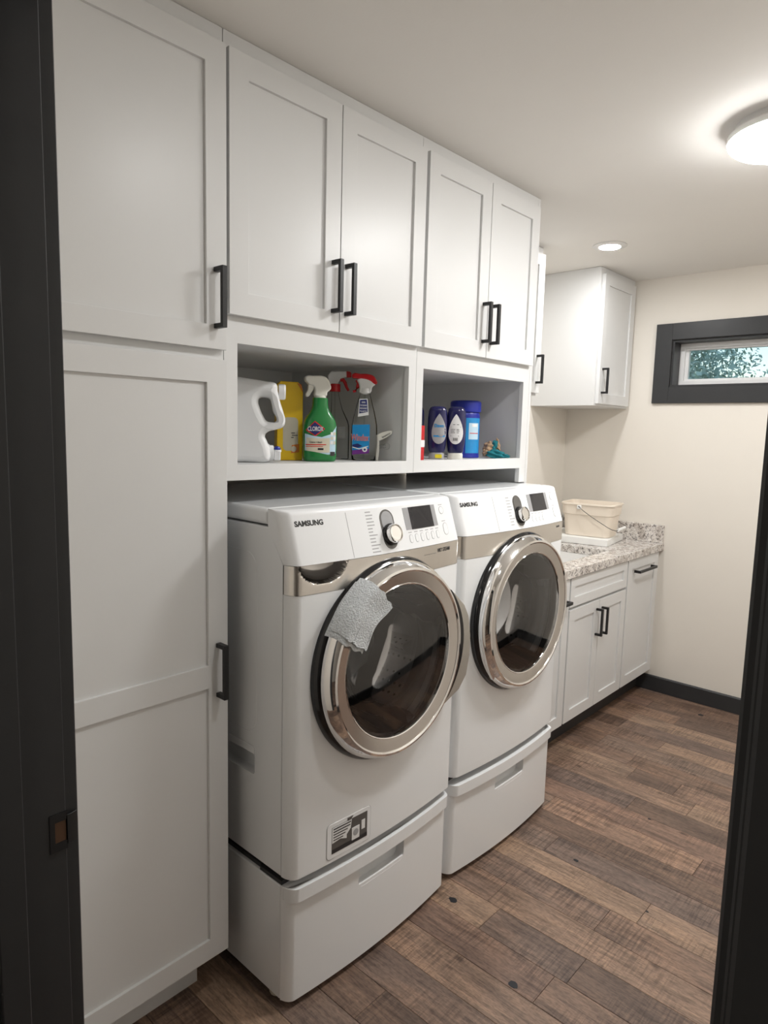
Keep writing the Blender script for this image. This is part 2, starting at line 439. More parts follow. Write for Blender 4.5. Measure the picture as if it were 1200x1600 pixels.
# ================================================================== the setting
fl = struct(obj('floor', bx(XN-.15, XF+.15, YR-.12, YW+.12, -.05, -.012), m['under'], smooth=0))
W_ = .1245
known = {.915: [-.63], .6675: [-.366, -.666], .543: [-.63], 1.7895: [-.619], 1.665: [-.417], 1.914: [-.3155, -.52]}
pcache = {}
def plank_mesh(L):
    key = round(L, 3)
    if key in pcache: return pcache[key]
    g, ch, t = .0005, .0009, .012
    a, b = W_/2-g, L/2-g
    bm = bmesh.new()
    lo = [bm.verts.new(p) for p in ((-a, -b, -t), (a, -b, -t), (a, b, -t), (-a, b, -t))]
    mi = [bm.verts.new(p) for p in ((-a, -b, -ch), (a, -b, -ch), (a, b, -ch), (-a, b, -ch))]
    hi = [bm.verts.new(p) for p in ((-a+ch, -b+ch, 0), (a-ch, -b+ch, 0), (a-ch, b-ch, 0), (-a+ch, b-ch, 0))]
    for A, B in ((lo, mi), (mi, hi)):
        for i in range(4): bm.faces.new([A[i], A[(i+1) % 4], B[(i+1) % 4], B[i]])
    bm.faces.new(hi); bm.faces.new(lo[::-1])
    bmesh.ops.recalc_face_normals(bm, faces=bm.faces)
    me = bpy.data.meshes.new('plank'); bm.to_mesh(me); bm.free(); me.materials.append(m['bwood']); pcache[key] = me
    return me
k = -9
while True:
    x0 = .42+W_*k; k += 1
    if x0 > XF-.001: break
    if x0+W_ < XN-.12: continue
    ends = next((v for q, v in known.items() if abs(q-(x0)) < .03), None)
    if ends is None:
        ends = []; yy = YW-random.choice([.25, .5, .75, 1.0])
        while yy > YR+.2: ends.append(yy); yy -= random.choice([.4, .6, .7, .9, 1.1])
    else:
        ends = [ends[0]+random.choice([.7, .85])]+ends+[ends[-1]-random.choice([.5, .65])]
        ends = [e for e in ends if YR+.15 < e < YW-.15]
    cuts = [YW+.02]+ends+[YR-.02]
    for a, b in zip(cuts, cuts[1:]):
        o = bpy.data.objects.new('plank', plank_mesh(a-b)); C.objects.link(o); o.parent = fl
        o.location = Vector((x0+W_/2, (a+b)/2, -.0002-.0005*random.random()))-fl.location
for (kx, ky, s) in ((.560, -.559, .011), (.716, -.232, .011), (1.20, -.43, .007), (1.66, -.52, .005), (2.9, -.33, .012), (1.12, -.72, .004)):
    bm = bmesh.new()
    ring = [bm.verts.new((kx+s*(.8+.4*random.random())*math.cos(t*.6283), ky+s*1.35*(.8+.4*random.random())*math.sin(t*.6283), .0003)) for t in range(10)]
    bm.faces.new(ring); r = bmesh.ops.extrude_face_region(bm, geom=bm.faces[:])
    bmesh.ops.translate(bm, vec=(0, 0, -.002), verts=[v for v in r['geom'] if isinstance(v, bmesh.types.BMVert)])
    obj('knot', bm, m['knot'], fl, 0)

struct(obj('ceiling', bx(-2.5, XF+.15, -2.7, YW+.5, ZC, ZC+.1), m['ceil'], smooth=0))
struct(obj('wall_left', bx(XH, XF+.15, YW, YW+.12, -.05, ZC), m['wall'], smooth=0))
WZ0, WZ1, WY0, WY1 = 1.8352, 2.1037, -.87, .0409
struct(obj('wall_far', plate('x', XF, XF+.16, YR-.12, YW+.12, -.05, ZC, [(WY0, WY1, WZ0, WZ1)]), m['wall'], smooth=0))
struct(obj('wall_right', bx(XN, XF+.15, YR-.12, YR, -.05, ZC), m['wall'], smooth=0))
struct(obj('wall_near', plate('x', XH, XN, -2.7, YW+.5, -.05, ZC, [(DJR-.018, DJL+.018, -.05, DZ+.018)]), m['wall'], smooth=0))
# hall behind the doorway
struct(obj('floor_hall', bx(-2.5, XN-.15, -2.7, YW+.5, -.05, 0), m['bwood'], smooth=0))
struct(obj('wall_hall', bx(-2.6, -2.5, -2.8, YW+.6, -.05, ZC), m['hallwall'], smooth=0))
struct(obj('wall_hall_end', bx(-2.6, XH, -2.8, -2.7, -.05, ZC), m['hallwall'], smooth=0))
struct(obj('wall_hall_start', bx(-2.6, XH, YW+.5, YW+.6, -.05, ZC), m['hallwall'], smooth=0))

def board(bm=None, **k): pass
bb = struct(obj('baseboard_far', prism([(XF-.014, 0), (XF, 0), (XF, .094), (XF-.009, .094), (XF-.014, .088)], 'y', YR, .105), m['trim'], smooth=0))
struct(obj('baseboard_right', prism([(YR+.014, 0), (YR, 0), (YR, .094), (YR+.009, .094), (YR+.014, .088)], 'x', XN, XF-.015), m['trim'], smooth=0))

# window_1
win = root_struct('window_1', (XF, (WY0+WY1)/2, WZ0))
TW = .0935
obj('casing', bx(XF-.019, XF, WY1, WY1+TW, WZ0-TW, WZ1+TW, .0015), m['trim'], win)
obj('casing', bx(XF-.019, XF, WY0-TW, WY0, WZ0-TW, WZ1+TW, .0015), m['trim'], win)
obj('casing', bx(XF-.019, XF, WY0, WY1, WZ1, WZ1+TW, .0015), m['trim'], win)
obj('casing', bx(XF-.019, XF, WY0, WY1, WZ0-TW, WZ0, .0015), m['trim'], win)
obj('jamb_lining', plate('x', XF-.0005, XF+.158, WY0, WY1, WZ0, WZ1, [(WY0+.012, WY1-.012, WZ0+.012, WZ1-.012)]), m['trim'], win)
FX = XF+.095
fr = obj('sash_frame', plate('x', FX, FX+.05, WY0+.012, WY1-.012, WZ0+.012, WZ1-.012, [(WY0+.04, WY1-.04, WZ0+.04, WZ1-.04)], .002), m['vinyl'], win)
fr2 = obj('sash', plate('x', FX+.012, FX+.042, WY0+.04, WY1-.04, WZ0+.04, WZ1-.04, [(WY0+.06, WY1-.06, WZ0+.052, WZ1-.052)], .002), m['vinyl'], win)
obj('pane', bx(FX+.022, FX+.026, WY0+.06, WY1-.06, WZ0+.052, WZ1-.052), m['winglass'], win, 0)

# door opening: jambs, stops, casings
def jamb(n, yj, s):   # s=+1: left jamb, face looks to -y
    yb = yj+s*.018
    r = struct(obj('trim_%d' % n, bx(XH, XN, min(yj, yb), max(yj, yb), 0, DZ, .001), m['trim']))
    y0 = yj+s*.005
    for (xa, xb) in ((XN, XN+.018), (XH-.018, XH)):
        obj('casing', bx(xa, xb, min(y0, y0+s*.09), max(y0, y0+s*.09), 0, DZ+.095, .0015), m['trim'], r)
    obj('door_stop', bx(-.722, -.688, min(yj, yj-s*.011), max(yj, yj-s*.011), 0, DZ, .0015), m['trim'], r)
    return r
jl = jamb(1, DJL, 1); jr = jamb(2, DJR, -1)
hd = struct(obj('trim_3', bx(XH, XN, DJR-.018, DJL+.018, DZ, DZ+.018, .001), m['trim']))
for (xa, xb) in ((XN, XN+.018), (XH-.018, XH)): obj('casing', bx(xa, xb, DJR-.005, DJL+.005, DZ+.005, DZ+.095, .0015), m['trim'], hd)
# strike plate with its lip wrapped over the casing edge
sp = obj('strike_plate', plate('y', DJL-.0016, DJL+.0002, -.6545, XN+.001, .975, 1.028, [(-.648, -.633, .987, 1.016)]), m['black'], jl)
obj('latch_hole', bx(-.648, -.6335, DJL-.0004, DJL-.0002, .987, 1.016), m['brass'], sp, 0)
obj('lip', prism([(XN, DJL-.0016), (XN+.007, DJL-.0016), (XN+.0145, DJL+.0012), (XN+.0145, DJL+.003), (XN+.007, DJL+.0004), (XN, DJL+.0004)], 'z', .981, 1.022, .0004, 1), m['black'], sp)

# ================================================================== cabinets
def handle_v(x, yface, zc, parent, L=.142):
    bm = bx(x-.0068, x+.0068, yface-.037, yface-.027, zc-L/2, zc+L/2, .0008)
    for s in (-1, 1): bx(x-.0068, x+.0068, yface-.028, yface, zc+s*(L/2-.0055)-.0055, zc+s*(L/2-.0055)+.0055, .0006, 1, bm)
    return obj('handle', bm, m['black'], parent)
def handle_h(xc, yface, z, parent, L=.142):
    bm = bx(xc-L/2, xc+L/2, yface-.037, yface-.027, z-.0072, z+.0072, .0008)
    for s in (-1, 1): bx(xc+s*(L/2-.0055)-.0055, xc+s*(L/2-.0055)+.0055, yface-.028, yface, z-.0072, z+.0072, .0006, 1, bm)
    return obj('handle', bm, m['black'], parent)
def shaker(x0, x1, z0, z1, yf, parent, mids=(), fwd=.0565, name='door'):
    zs = [z0+fwd]+[q for a, b in mids for q in (a, b)]+[z1-fwd]
    holes = [(x0+fwd, x1-fwd, zs[i], zs[i+1]) for i in range(0, len(zs), 2)]
    d = obj(name, plate('y', yf, yf+.0195, x0, x1, z0, z1, holes, .0011), m['cab'], parent)
    for h in holes: obj('panel', bx(h[0]-.001, h[1]+.001, yf+.008, yf+.0165, h[2]-.001, h[3]+.001), m['cab'], d, 0)
    return d
YF = .020   # face-frame plane
YB = .665

# tall pantry cabinet
t = thing('tall_cabinet', 'tall white shaker pantry cabinet with one upper and one long lower door', 'cabinet', (-.31, .35, 0))
obj('face_frame', plate('y', YF, YF+.019, XN+.002, -.0015, .115, ZC-.001, [(-.59, -.035, .16, 1.70), (-.59, -.035, 1.745, 2.40)], .0008), m['cab'], t)
obj('side_panel', bx(-.0195, -.0015, YF+.019, YB, .115, ZC-.001), m['cab'], t, 0)
obj('side_panel', bx(XN+.002, XN+.02, YF+.019, YB, .115, ZC-.001), m['cab'], t, 0)
obj('back_panel', bx(XN+.02, -.0195, YB-.012, YB, .115, ZC-.001), m['cab'], t, 0)
obj('bottom_panel', bx(XN+.02, -.0195, YF+.019, YB-.012, .115, .133), m['cab'], t, 0)
obj('toe_kick', bx(XN+.002, -.05, .085, .103, 0, .115), m['cab'], t, 0)
obj('toe_kick', bx(-.068, -.05, .103, YB, 0, .115), m['cab'], t, 0)
d = shaker(-.585, -.004, 1.7250, 2.4220, 0, t); handle_v(-.0345, 0, 1.844, d)
d = shaker(-.585, -.004, .1235, 1.7010, 0, t, [(.8780, .9375)]); handle_v(-.0325, 0, .9215, d)

# two deep upper cabinets with an open niche below their doors
def niche_unit(x0, x1, xa, xm, xb, ox0, ox1, label, last):
    t = thing('upper_cabinet', label, 'cabinet', ((x0+x1)/2, .35, 1.4026))
    z0, oB, oT = 1.4026, 1.4429, 1.7479
    obj('face_frame', plate('y', YF, YF+.019, x0, x1, z0, ZC-.001, [(ox0, ox1, oB, oT), (ox0, ox1, 1.83, 2.40)], .0008), m['cab'], t)
    sa, sb = x0+.0005, x1-.0005
    ia, ib = ox0-.014, ox1+.008
    obj('side_panel', bx(sa, ia, YF+.019, YB, z0, ZC-.001), m['cabin'], t, 0)
    obj('side_panel', bx(ib, sb, YF+.019, YB, z0, ZC-.001), m['cabin'], t, 0)
    obj('niche_shelf', bx(ia, ib, YF+.019, .62, 1.4205, 1.4385), m['cabin'], t, 0)
    obj('niche_top', bx(ia, ib, YF+.019, .62, 1.752, 1.77), m['cabin'], t, 0)
    obj('back_panel', bx(ia, ib, .62, .632, z0, ZC-.001), m['cabin'], t, 0)
    if last:
        obj('end_stile', bx(ox1, x1, YF, YF+.019, 1.345, z0), m['cab'], t, 0)
        obj('end_panel', bx(x1+.0005, x1+.0175, YF, YB, 0, ZC-.001), m['cab'], t, 0)
    zt, zb = 2.4220, 1.8137
    d = shaker(xa, xm-.0015, zb, zt, 0, t); handle_v(xm-.0275, 0, 1.934, d)
    d = shaker(xm+.0015, xb, zb, zt, 0, t); handle_v(xm+.0245, 0, 1.933, d)
    return t
niche_unit(.0005, .7415, .004, .3722, .7450-.0035, .0407, .7045, 'white upper cabinet with two doors above the niche of spray bottles', False)
niche_unit(.7425, 1.4585, .7560, 1.1100, 1.4461, .7789, 1.4142, 'white upper cabinet with two doors above the niche of blue bottles', True)

# shallow upper cabinet over the counter and the corner cabinet
def upper(x0, x1, yf, z0, dx0, dx1, hx, hz, label):
    t = thing('upper_cabinet', label, 'cabinet', ((x0+x1)/2, (yf+YW)/2, z0))
    obj('body', bx(x0, x1, yf+.02, YW-.001, z0, ZC-.001, .001), m['cab'], t)
    d = shaker(dx0, dx1, z0+.012, 2.428, yf, t); handle_v(hx, yf, hz, d)
    return t
upper(1.4770, 2.104, .340, 1.737, 1.49, 2.098, 2.063, 1.866, 'shallow white upper cabinet over the sink, its front set back')
upper(2.6104, XF-.001, .268, 1.7103, 2.630, 3.045, 2.662, 1.849, 'white upper cabinet in the corner beside the window, its blank side showing')

# base cabinets
YBD = .015
def base(x0, x1, label, parts):
    t = thing('base_cabinet', label, 'cabinet', ((x0+x1)/2, .35, 0))
    obj('face_frame', plate('y', YBD+.02, YBD+.039, x0, x1, .132, .8705, [(x0+.04, x1-.04, .17, .69), (x0+.04, x1-.04, .735, .84)], .0008), m['cab'], t)
    bm = bx(x0, x0+.016, YBD+.039, YB, .132, .8705); bx(x1-.016, x1, YBD+.039, YB, .132, .8705, bm=bm); bx(x0+.016, x1-.016, YB-.01, YB, .132, .8705, bm=bm); bx(x0+.016, x1-.016, YBD+.039, YB-.01, .132, .148, bm=bm)
    obj('carcass', bm, m['cab'], t, 0)
    obj('toe_kick', bx(x0, x1, .105, .123, 0, .132), m['trim'], t, 0)
    parts(t); return t
def p_left(t):
    d = shaker(1.500, 1.9165, .1400, .8655, YBD, t); handle_h(1.815, YBD, .760, d)
def p_sink(t):
    shaker(1.9298, 2.5856, .7226, .8655, YBD, t, fwd=.045, name='drawer_front')
    d = shaker(1.9298, 2.2562, .1402, .7083, YBD, t); handle_v(2.2262, YBD, .598, d)
    d = shaker(2.2592, 2.5856, .1402, .7083, YBD, t); handle_v(2.2892, YBD, .596, d)
def p_pull(t):
    d = shaker(2.5990, 3.0355, .1402, .8655, YBD, t); handle_h(2.803, YBD, .796, d, .25)
base(1.4765, 1.9230, 'white base cabinet with horizontal pull, mostly hidden behind the dryer', p_left)
base(1.9235, 2.5920, 'white sink base cabinet with false drawer over two doors', p_sink)
base(2.5925, XF-.001, 'white pull-out base cabinet with horizontal pull in the corner', p_pull)

SX0, SX1, SY0, SY1 = 1.955, 2.555, .120, .520
tag(obj('countertop', plate('z', .8710, .914, 1.4765, XF-.0005, .003, YW-.0005, [(SX0, SX1, SY0, SY1)], .003), m['granite']), 'speckled grey granite countertop with a sink cutout', 'countertop')
tag(obj('backsplash', bx(XF-.0205, XF-.0005, .006, YW-.0215, .914, 1.0214, .0015), m['granite']), 'short granite backsplash on the wall under the window', 'backsplash')
tag(obj('backsplash', bx(1.4765, XF-.0005, YW-.0205, YW-.0005, .914, 1.0214, .0015), m['granite']), 'long granite backsplash behind the sink', 'backsplash')
# sink
bm = loft([[(x, y, z) for x, y in rrect(SX0-.012+i, SX1+.012-i, SY0-.012+i, SY1+.012-i, .05)] for i, z in ((0., .8705), (0., .858), (.004, .70), (.03, .68))], cap=False)
inn = [[(x, y, z) for x, y in rrect(SX0+.002+i, SX1-.002-i, SY0+.002+i, SY1-.002-i, .045)] for i, z in ((0., .8705), (.003, .72), (.02, .692), (.10, .688))]
loft(inn, cap=False, bm=bm)
bm.faces.new([bm.verts.new(p) for p in inn[-1]])
o1 = [(x, y, .8705) for x, y in rrect(SX0-.012, SX1+.012, SY0-.012, SY1+.012, .05)]
loft([o1, inn[0]], cap=False, bm=bm); bm.faces.new([bm.verts.new(p) for p in [(x, y, .68) for x, y in rrect(SX0+.018, SX1-.018, SY0+.018, SY1-.018, .05)]])
bmesh.ops.remove_doubles(bm, verts=bm.verts[:], dist=1e-5)
sk = obj('sink', bm, m['porc']); tag(sk, 'white undermount sink in the granite countertop', 'sink')
obj('drain', lathe([(.0, .004), (.03, .004), (.042, .001), (.042, -.004), (0, -.004)], ((SX0+SX1)/2, (SY0+SY1)/2, .6905), 'z', 24), m['chrome'], sk)

# ================================================================== lights
DX, DY = 1.345, -.875
t = thing('ceiling_light', 'round flush ceiling light with a bulging white diffuser', 'light', (DX, DY, ZC))
obj('pan', lathe([(0, 0), (.150, 0), (.152, -.020), (.152, -.014), (.1600, -.020), (.1690, -.028), (.1695, -.043), (.166, -.046), (0, -.046)], (DX, DY, ZC), 'z', 48), m['lampw'], t)
obj('diffuser', lathe([(.1680, -.0435), (.1665, -.050), (.154, -.061), (.11, -.074), (.06, -.081), (0, -.083)], (DX, DY, ZC), 'z', 48), m['dome'], t, 60)
def downlight(x, y, label, lens='down'):
    t = thing('recessed_light', label, 'light', (x, y, ZC))
    obj('trim_ring', lathe([(.050, -.0005), (.080, -.0005), (.081, -.003), (.076, -.006), (.054, -.009), (.050, -.008)], (x, y, ZC), 'z', 40, closed=True), m['lampw'], t)
    obj('lens', lathe([(.0525, -.005), (.050, -.009), (.03, -.0105), (0, -.011)], (x, y, ZC), 'z', 40), m[lens], t, 60)
downlight(2.258, .085, 'glowing recessed ceiling light near the corner upper cabinet')
downlight(2.258, -1.02, 'added out-of-view recessed light near the right wall, brightening the far base cabinets')  # added lamp with no known source, lifts the far base cabinet fronts
downlight(.27, -.92, 'glowing recessed ceiling light in front of the tall cabinet', 'near')
t = thing('ceiling_light', 'assumed small round ceiling light in the unseen dim hall', 'light', (-1.7, -1.0, ZC))  # assumed lamp out of view, tuned to fill the lower cabinet and washer fronts
obj('pan', lathe([(0, 0), (.11, 0), (.11, -.02), (0, -.02)], (-1.7, -1.0, ZC), 'z', 32), m['lampw'], t)
obj('diffuser', lathe([(.112, -.018), (.118, -.03), (.10, -.05), (.05, -.06), (0, -.062)], (-1.7, -1.0, ZC), 'z', 32), m['hall'], t, 60)

# ================================================================== washer and dryer
H = .343
def bow(dx): return -.187-.022*(1-(dx/H)**2)
def yfront(dx):
    y = bow(dx); s = H-abs(dx); r = .026
    if s < r: y += (1-math.sqrt(max(0, 1-((r-s)/r)**2)))*.037
    return y
def xs_samples(n=36):
    out = [-H+.026*(1-math.cos(R(90*i/8))) for i in range(8)]
    out += [-H+.026+(2*H-.052)*i/n for i in range(n+1)]
    out += [-p for p in out[:8]][::-1]
    return out
def front_outline(cx, dy, inset=0., back=-.150, push=0.):
    sc = (H-inset)/H
    pts = [(cx+d*sc, min(yfront(d)-push, back-.0006)+dy) for d in xs_samples()]
    return pts+[(cx+H*sc, back+dy), (cx-H*sc, back+dy)]
ZD, ZTOP, S0, S1 = .905, 1.340, 1.206, 1.325

def machine(kind, cx, dy, label):
    t = thing('washing_machine' if kind == 'w' else 'clothes_dryer', label, 'washing machine' if kind == 'w' else 'dryer', (cx, .2+dy, .3625))
    Y = lambda v: v+dy
    yb = Y(.575)
    # body
    pts = [(Y(-.1475), .378), (yb, .378), (yb, 1.2935), (Y(-.0900), 1.2935), (Y(-.1475), 1.205)]
    body = obj('body', prism(pts, 'x', cx-H, cx+H, .004, 2), m['enamel'], t)
    cav = lathe([(0, -.4), (.235, -.4), (.235, .36), (0, .36)], (cx, dy, ZD), 'y', 64)
    boolean(body, cav)
    if kind == 'w':
        boolean(body, bx(cx-H-.02, cx-H+.028, Y(-.035), Y(.13), .615, .695, .008, 2))
        obj('carry_grip', bx(cx-H-.0015, cx-H+.006, Y(-.033), Y(.128), .672, .694, .002), m['plast'], body)
    obj('side_emboss', prism(rrect(Y(-.045), Y(.52), .73, 1.222, .05), 'x', cx-H-.0012, cx-H+.002, .001, 1), m['enamel'], body)
    # lid
    lid = obj('top_lid', bx(cx-H, cx+H, Y(-.0855), yb, 1.2965, ZTOP, .012, 3), m['enamel'], t)
    # front panel
    fp = obj('front_panel', prism(front_outline(cx, dy), 'z', .378, 1.1305, .014, 3), m['enamel'], t)
    boolean(fp, lathe([(0, -.4), (.222, -.4), (.222, 0), (0, 0)], (cx, dy, ZD), 'y', 64))
    # control panel
    secs = []
    for d in xs_samples():
        y = yfront(d)+dy; back = Y(-.149)
        secs.append([(cx+d, y, S0), (cx+d, y+.0125, S0+.0372), (cx+d, y+.027, S0+.080), (cx+d, y+.040, S1), (cx+d, y+.0425, S1+.007), (cx+d, y+.048, S1+.0115), (cx+d, min(y+.062, Y(-.0872)), ZTOP-.001), (cx+d, Y(-.0870), ZTOP-.001), (cx+d, Y(-.0870), 1.2965), (cx+d, max(back, y+.0005), S0)])
    cp = obj('control_panel', loft(secs), m['plast'], t, 40)
    def P(dx, s, off=.0):   # a point of the slanted control face
        nrm = Vector((0, -.119, -.040)).normalized()*-1
        nrm = Vector((0, -.948, .318))
        return Vector((cx+dx, bow(dx)+dy+.040*s, S0+.119*s))+nrm*off
    def on_panel(me_or_bm, off, dx0=0., s0=0.):   # mesh drawn in x-z (metres up the face), y = depth
        def fn(v): return P(dx0+v.x, s0+v.z/.1255, off-v.y)
        if isinstance(me_or_bm, bmesh.types.BMesh):
            for v in me_or_bm.verts: v.co = fn(v.co)
            return me_or_bm
        return warp(me_or_bm, fn)
    def strip(x0, x1, z0, z1, th=.0006, n=10, bm=None, r=None):
        own = bmesh.new()
        if r is None:
            xs = [x0+(x1-x0)*i/n for i in range(n+1)]; loop = [(x, z0) for x in xs]+[(x, z1) for x in xs[::-1]]
        else: loop = rrect(x0, x1, z0, z1, r, 8)
        return prism(loop, 'y', -th, .001, bm=bm)
    q = -.0 if kind == 'w' else -.0
    obj('panel_seam', on_panel(strip(-.1519, -.1505, .002, .124, .0002, 1), 0), m['greyp'], cp, 0)
    ddx = 0. if kind == 'w' else -.006
    # programme dial: stadium well, bezel and knob
    obj('dial_well', on_panel(strip(-.031+ddx, .024+ddx, .010, .122, .0012, r=.0274), .0), m['dial'], cp)
    obj('dial_window', on_panel(strip(-.026+ddx, .019+ddx, .062, .117, .0018, r=.022), .0), m['greyp'] if kind == 'w' else m['dial'], cp)
    kc = P(-.001+ddx, .40)
    nrm = Vector((0, -.948, .318))
    def knob(prof, name, mt, par):
        bm = lathe(prof, (0, 0, 0), 'y', 40)
        a = math.atan2(.318, .948)
        bmesh.ops.rotate(bm, cent=(0, 0, 0), matrix=Matrix.Rotation(-a, 3, 'X'), verts=bm.verts[:])
        bmesh.ops.translate(bm, vec=kc, verts=bm.verts[:]); return obj(name, bm, mt, par)
    knob([(0, 0), (.031, 0), (.031, -.008), (.027, -.012), (0, -.012)], 'knob_base', m['gblack'], cp)
    kn = knob([(0, -.010), (.0265, -.010), (.0265, -.022), (.0245, -.026), (.0215, -.0265), (.0205, -.024), (0, -.0235)], 'knob', m['chrome'], cp)
    # display
    obj('display_frame', on_panel(strip(.071+ddx, .228+ddx, .056, .1205, .0008), 0), m['greyp'], cp, 0)
    obj('display', on_panel(strip(.0965+ddx, .2065+ddx, .0555, .121, .0014), 0), m['lcd'], cp, 0)
    bm = bmesh.new()
    for k_ in range(6 if kind == 'w' else 4):
        x = .0845+ddx+.0265*k_; strip(x-.0075, x+.0075, .017, .042, .0005, r=.0074, bm=bm)
    stuff(obj('button_outline', on_panel(bm, 0), m['inkl'], cp))
    bm = bmesh.new()
    for k_ in range(6 if kind == 'w' else 4):
        x = .0845+ddx+.0265*k_; strip(x-.0064, x+.0064, .0182, .0408, .0009, r=.0063, bm=bm)
    stuff(obj('button', on_panel(bm, 0), m['plast'], cp))
    for (bx_, z0_, z1_) in ((.262, .088, .112), (.265, .022, .060)):
        obj('round_button_outline', on_panel(strip(bx_-.0125, bx_+.0125, z0_, z1_, .0005, r=.0118), 0), m['inkl'], cp)
        obj('round_button', on_panel(strip(bx_-.011, bx_+.011, z0_+.0015, z1_-.0015, .0009, r=.0104), 0), m['plast'], cp)
    # printed lines that are too small to read
    bm = bmesh.new(); rn = random.Random(3)
    for k_ in range(13 if kind == 'w' else 10):
        z = .119-.0092*k_ if kind == 'w' else .116-.0108*k_; L = .016+.018*rn.random(); x = -.082+ddx+(0 if kind == 'w' else .012)
        strip(x, x+L, z-.0016, z+.0016, .0002, 2, bm)
    for k_ in range(6 if kind == 'w' else 4): x = .0845+ddx+.0265*k_; strip(x-.008, x+.008, .0465, .0490, .0002, 2, bm)
    for x, z in ((.262, .117), (.262, .066)): strip(x-.01, x+.01, z-.0012, z+.0012, .0002, 2, bm)
    stuff(obj('printed_lettering', on_panel(bm, 0), m['inkl'], cp, 0))
    # maker's name and badge
    lx = -.2725 if kind == 'w' else -.279
    obj('logo', on_panel(text_me('SAMSUNG', .0190, .0006, .0004), .0003, lx, .828), m['ink'], cp, 0)
    # steel band
    NX, NZ = 170, 26; bm = bmesh.new(); grid = []
    b0, b1 = 1.1315, 1.2050
    for i in range(NX+1):
        u = i/NX; d = -H+2*H*u
        if u < .06: d = -H+.04116*(1-math.cos(R(90*u/.06)))
        if u > .94: d = H-.04116*(1-math.cos(R(90*(1-u)/.06)))
        row = []
        for j in range(NZ+1):
            z = b0+(b1-b0)*j/NZ; y = yfront(d)-.0012
            if kind == 'w':
                e = math.hypot((d+.2505)/.074, (z-1.2075)/.053)
                if e < 1: y += .048*(1-e*e)**.4
                elif e < 1.06: y += .0008
            row.append(bm.verts.new((cx+d, Y(y), z)))
        grid.append(row)
    for i in range(NX):
        for j in range(NZ): bm.faces.new([grid[i][j], grid[i+1][j], grid[i+1][j+1], grid[i][j+1]])
    back = [[bm.verts.new((grid[i][j].co.x, Y(-.1485), grid[i][j].co.z)) for j in (0, NZ)] for i in range(NX+1)]
    for i in range(NX):
        bm.faces.new([grid[i][0], back[i][0], back[i+1][0], grid[i+1][0]]); bm.faces.new([grid[i][NZ], grid[i+1][NZ], back[i+1][1], back[i][1]])
        bm.faces.new([back[i][0], back[i][1], back[i+1][1], back[i+1][0]])
    band = obj('steel_band', bm, m['steel'], t, 50)
    if kind == 'w':      # the pull cup is polished; shade and dark reflections are put into its colour
        band.data.materials.append(m['cup'])
        for p in band.data.polygons:
            c = band.matrix_basis.translation+wloc(t)+p.center
            if math.hypot((c.x-cx+.2505)/.074, (c.z-1.2075)/.053) < .99: p.material_index = 1
    def on_front(me, dx0, z0, off=.0016):
        return warp(me, lambda v: Vector((cx+dx0+v.x, bow(dx0+v.x)+dy-off+v.y, z0+v.z)))
    if kind == 'w':
        obj('badge', on_front(text_me('VRT STEAM', .0165, .0002, .0003, 'CENTER', .82), .237, 1.1855), m['ink'], band, 0)
        bm = prism([(-.030, -.0004), (.030, -.0004), (.030, .0004), (-.030, .0004)], 'y', -.0003, .0003); me = bpy.data.meshes.new('l'); bm.to_mesh(me); bm.free()
        objm('badge_line', on_front(me, .165, 1.180), m['ink'], band, 0)
        # pump filter cover with its printed notice
        x0, x1, z0, z1 = -.229, -.070, .389, .490
        fc = objm('filter_cover', on_front(to_me(prism(rrect(x0, x1, z0, z1, .012), 'y', -.0016, .002, .0008, 1)), 0, 0, 0), m['plast'], fp)
        objm('cover_groove', on_front(to_me(prism(rrect(x0-.0012, x1+.0012, z0-.0012, z1+.0012, .013), 'y', -.0004, .002)), 0, 0, 0), m['greyp'], fc)
        def pr(pts, lv, mt, nm='notice_print'): return objm(nm, on_front(to_me(prism(pts, 'y', -.0018-lv*.0003, -.001)), 0, 0, 0), mt, fc, 0)
        a0, a1, c0, c1 = x0+.016, x1-.014, z0+.014, z1-.012
        pr([(a0, c0), (a1, c0), (a1, c1), (a0, c1)], 0, m['dial'], 'notice')
        pr([(a0, c0), (a1, c0), (a1, c0+.012), (a0, c0+.012)], 1, m['ink'])
        pr([(a0+.001, c0+.030), (a0+.030, c0+.034), (a0+.052, c0+.026), (a0+.052, c0+.037), (a0+.066, c0+.050), (a0+.070, c1-.001), (a0+.001, c1-.001)], 1, m['paperw'])
        for k_ in range(5):
            zz = c1-.006-.0078*k_; L = (.062, .060, .050, .042, .034)[k_]
            pr([(a0+.005, zz-.0016), (a0+.005+L, zz-.0016), (a0+.005+L, zz+.0016), (a0+.005, zz+.0016)], 2, m['dial'] if k_ > 1 else m['ink'])
        pr([(a1-.058, c0+.010), (a1-.030, c0+.010), (a1-.030, c0+.046), (a1-.058, c0+.046)], 2, m['paperw'])
        pr([(a1-.044+.010*math.cos(R(30*i)), c0+.030+.010*math.sin(R(30*i))) for i in range(12)], 3, m['greyp'])
        pr([(a1-.022, c0+.028), (a1-.009, c0+.028), (a1-.009, c0+.055), (a1-.022, c0+.055)], 2, m['paperw'])
        pr([(-.158, z1-.004), (-.138, z1-.004), (-.146, z1-.012), (-.158, z1-.012)], 2, m['dial'], 'finger_notch')
    else:
        obj('badge', on_front(text_me('STEAM', .011, .0001, .0003, 'CENTER', .9), .272, 1.188), m['dial'], band, 0)
    # door
    ctr = (cx, dy, ZD)
    dr = obj('door', lathe([(.236, -.186), (.288, -.186), (.2905, -.198), (.2892, -.207), (.2850, -.216), (.2800, -.2205), (.268, -.2215), (.236, -.2215)], ctr, 'y', 96, closed=True), m['gblack'], t)
